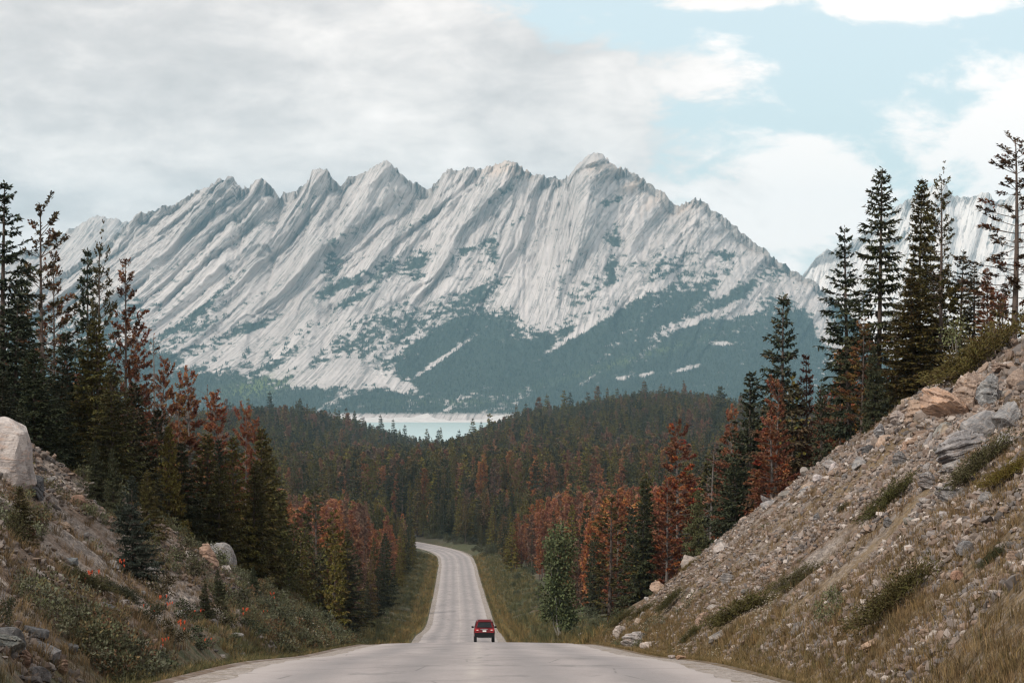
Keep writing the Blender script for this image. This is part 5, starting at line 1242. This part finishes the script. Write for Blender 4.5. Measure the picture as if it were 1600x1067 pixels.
def car():
    D = 213.0; xc = px2x(757, D); zc = float(zr(D)) + .05
    slope = math.atan2(float(zr(D + 3) - zr(D - 3)), 6.0); yaw = math.atan2(float(xr(D + 3) - xr(D - 3)), 6.0)
    e = link('sport_utility_vehicle', None, loc=(xc, D, zc), label='dark red sport utility vehicle seen from behind on the road', cat='car')
    e.rotation_euler = (slope, 0, -yaw); e.scale = (1, 1, 1.2)
    red = plain('red_paint', (.15, .005, .011), .32, .1, .5, .4); blk = plain('black_plastic', (.010, .010, .011), .6, 0, 0, .15); gl = plain('tinted_glass', (.010, .014, .017), .12, 0, .0, .22)
    rub = plain('tyre_rubber', (.012, .012, .013), .85); met = plain('alloy', (.45, .45, .46), .3, .9); lamp = plain('tail_lamp_glass', (.40, .012, .014), .15, 0, .8); clr = plain('clear_lamp', (.72, .66, .64), .15, 0, .6); plt_ = plain('number_plate', (.78, .78, .76), .4); chrome = plain('chrome', (.72, .72, .74), .12, 1.0)
    def sec(w0, w1, w2, zb_, zm, zt): return [(-w0, zb_), (-w1, zm), (-w2, zt), (w2, zt), (w1, zm), (w0, zb_)]
    # lower body: rear bumper line to bonnet (y grows away from the viewer)
    bd = loft([(0.0, sec(.80, .86, .80, .56, .82, 1.06)), (.10, sec(.86, .92, .86, .50, .80, 1.10)), (.55, sec(.90, .935, .88, .46, .78, 1.10)), (1.6, sec(.90, .935, .89, .44, .76, 1.06)), (3.1, sec(.90, .93, .88, .44, .76, 1.03)), (4.1, sec(.88, .91, .80, .46, .72, .96)), (4.5, sec(.74, .80, .66, .46, .64, .82))])
    body = link('body', mesh_np('body', *bd, [red], False), parent=e)
    cab = loft([(.14, sec(.84, .82, .66, 1.08, 1.14, 1.60)), (.34, sec(.87, .85, .68, 1.08, 1.16, 1.66)), (1.4, sec(.88, .86, .69, 1.05, 1.14, 1.70)), (2.3, sec(.88, .86, .67, 1.03, 1.12, 1.66)), (3.15, sec(.86, .82, .66, 1.01, 1.04, 1.10))])
    link('cabin', mesh_np('cabin', *cab, [red], False), parent=e)
    def part(name, parts, m_, parent=e): 
        V, Fc = joinV(parts); return link(name, mesh_np(name, V, Fc, [m_], False), parent=parent)
    rw = np.array([(-.66, .085, 1.16), (.66, .085, 1.16), (.54, .135, 1.53), (-.54, .135, 1.53), (-.66, .20, 1.16), (.66, .20, 1.16), (.54, .25, 1.53), (-.54, .25, 1.53)])
    part('rear_window', [(rw, box(0, 1, 0, 1, 0, 1)[1])], gl)
    for s in (-1, 1):
        part('side_window', [(np.array([(s * .84, .5, 1.18), (s * .83, 2.7, 1.14), (s * .70, 2.2, 1.56), (s * .70, .6, 1.58), (s * .885, .5, 1.18), (s * .87, 2.7, 1.14), (s * .745, 2.2, 1.56), (s * .755, .6, 1.58)]), box(0, 1, 0, 1, 0, 1)[1])], gl)
        tl = part('tail_light', [box(s * .50 if s > 0 else -.86, .86 if s > 0 else -.50, -.03, .12, .90, 1.06)], lamp)
        part('reversing_lamp', [box(min(s * .54, s * .70), max(s * .54, s * .70), -.045, -.02, .94, .99)], clr, tl)
        part('reflector', [box(min(s * .52, s * .80), max(s * .52, s * .80), -.065, .0, .79, .82)], lamp)
        mr = part('mirror', [box(min(s * .93, s * 1.12), max(s * .93, s * 1.12), 2.55, 2.68, 1.06, 1.20), box(min(s * .86, s * .96), max(s * .86, s * .96), 2.58, 2.64, 1.08, 1.12)], blk)
        part('roof_rail', [box(min(s * .56, s * .61), max(s * .56, s * .61), .5, 2.3, 1.70, 1.755)], chrome)
        for y in (.78, 3.62):
            an = np.arange(20) / 20 * 2 * np.pi; wv = []
            prof = [(.20, -.12), (.32, -.12), (.36, -.08), (.365, 0), (.36, .08), (.32, .12), (.20, .12)]
            V = np.array([(s * .79 + px__, y + math.cos(a) * r_, .37 + math.sin(a) * r_) for r_, px__ in prof for a in an]); i = np.arange(len(prof) * 20).reshape(-1, 20)
            Fc = np.stack([i[:-1], np.roll(i[:-1], -1, 1), np.roll(i[1:], -1, 1), i[1:]], -1).reshape(-1, 4)
            wh = link('wheel', None, parent=e)
            link('tyre', mesh_np('tyre', V, Fc, [rub], True), parent=wh)
            V = np.array([(s * .79 + s * .06, y, .37)] + [(s * .79 + s * .09, y + math.cos(a) * .22, .37 + math.sin(a) * .22) for a in an]); Fc = np.array([[0, 1 + k, 1 + (k + 1) % 20] for k in range(20)])
            link('rim', mesh_np('rim', V, Fc, [met], False), parent=wh)
    part('bumper', [box(-.88, .88, -.06, .30, .44, .76, .02), box(-.90, .90, -.04, .2, .75, .78)], blk)
    part('underbody', [box(-.60, .60, .3, 4.2, .40, .52)], blk)
    part('number_plate', [box(-.16, .16, -.032, .0, .84, .95)], plt_)
    part('plate_trim', [box(-.36, .30, -.045, .0, 1.00, 1.05)], chrome)
    part('spoiler', [box(-.60, .60, .02, .30, 1.585, 1.64)], red)
    part('roof_panel', [box(-.56, .56, .34, 2.2, 1.655, 1.712)], red)
    part('wiper', [box(-.02, .34, .065, .085, 1.18, 1.20)], blk)
    part('exhaust', [box(.42, .52, -.08, .1, .30, .36)], met)
car()

# ------------------------------------------------------------------ haze: the blue air in front of the far mountains
V, Fc = box(-5200, 5200, -60, 14200, -75, 1235)
hm = bpy.data.materials.new('haze_air'); hm.use_nodes = True; n = NT(hm.node_tree); n.n.clear()
pv = n.add('ShaderNodeVolumePrincipled'); pv.inputs['Color'].default_value = (.40, .68, .84, 1); pv.inputs['Density'].default_value = 5.0e-5; pv.inputs['Anisotropy'].default_value = 0.0
o_ = n.add('ShaderNodeOutputMaterial'); n.l.new(pv.outputs[0], o_.inputs['Volume'])
link('haze', mesh_np('haze', V, Fc, [hm]), kind='stuff', label='thin blue haze filling the valley', cat='haze')
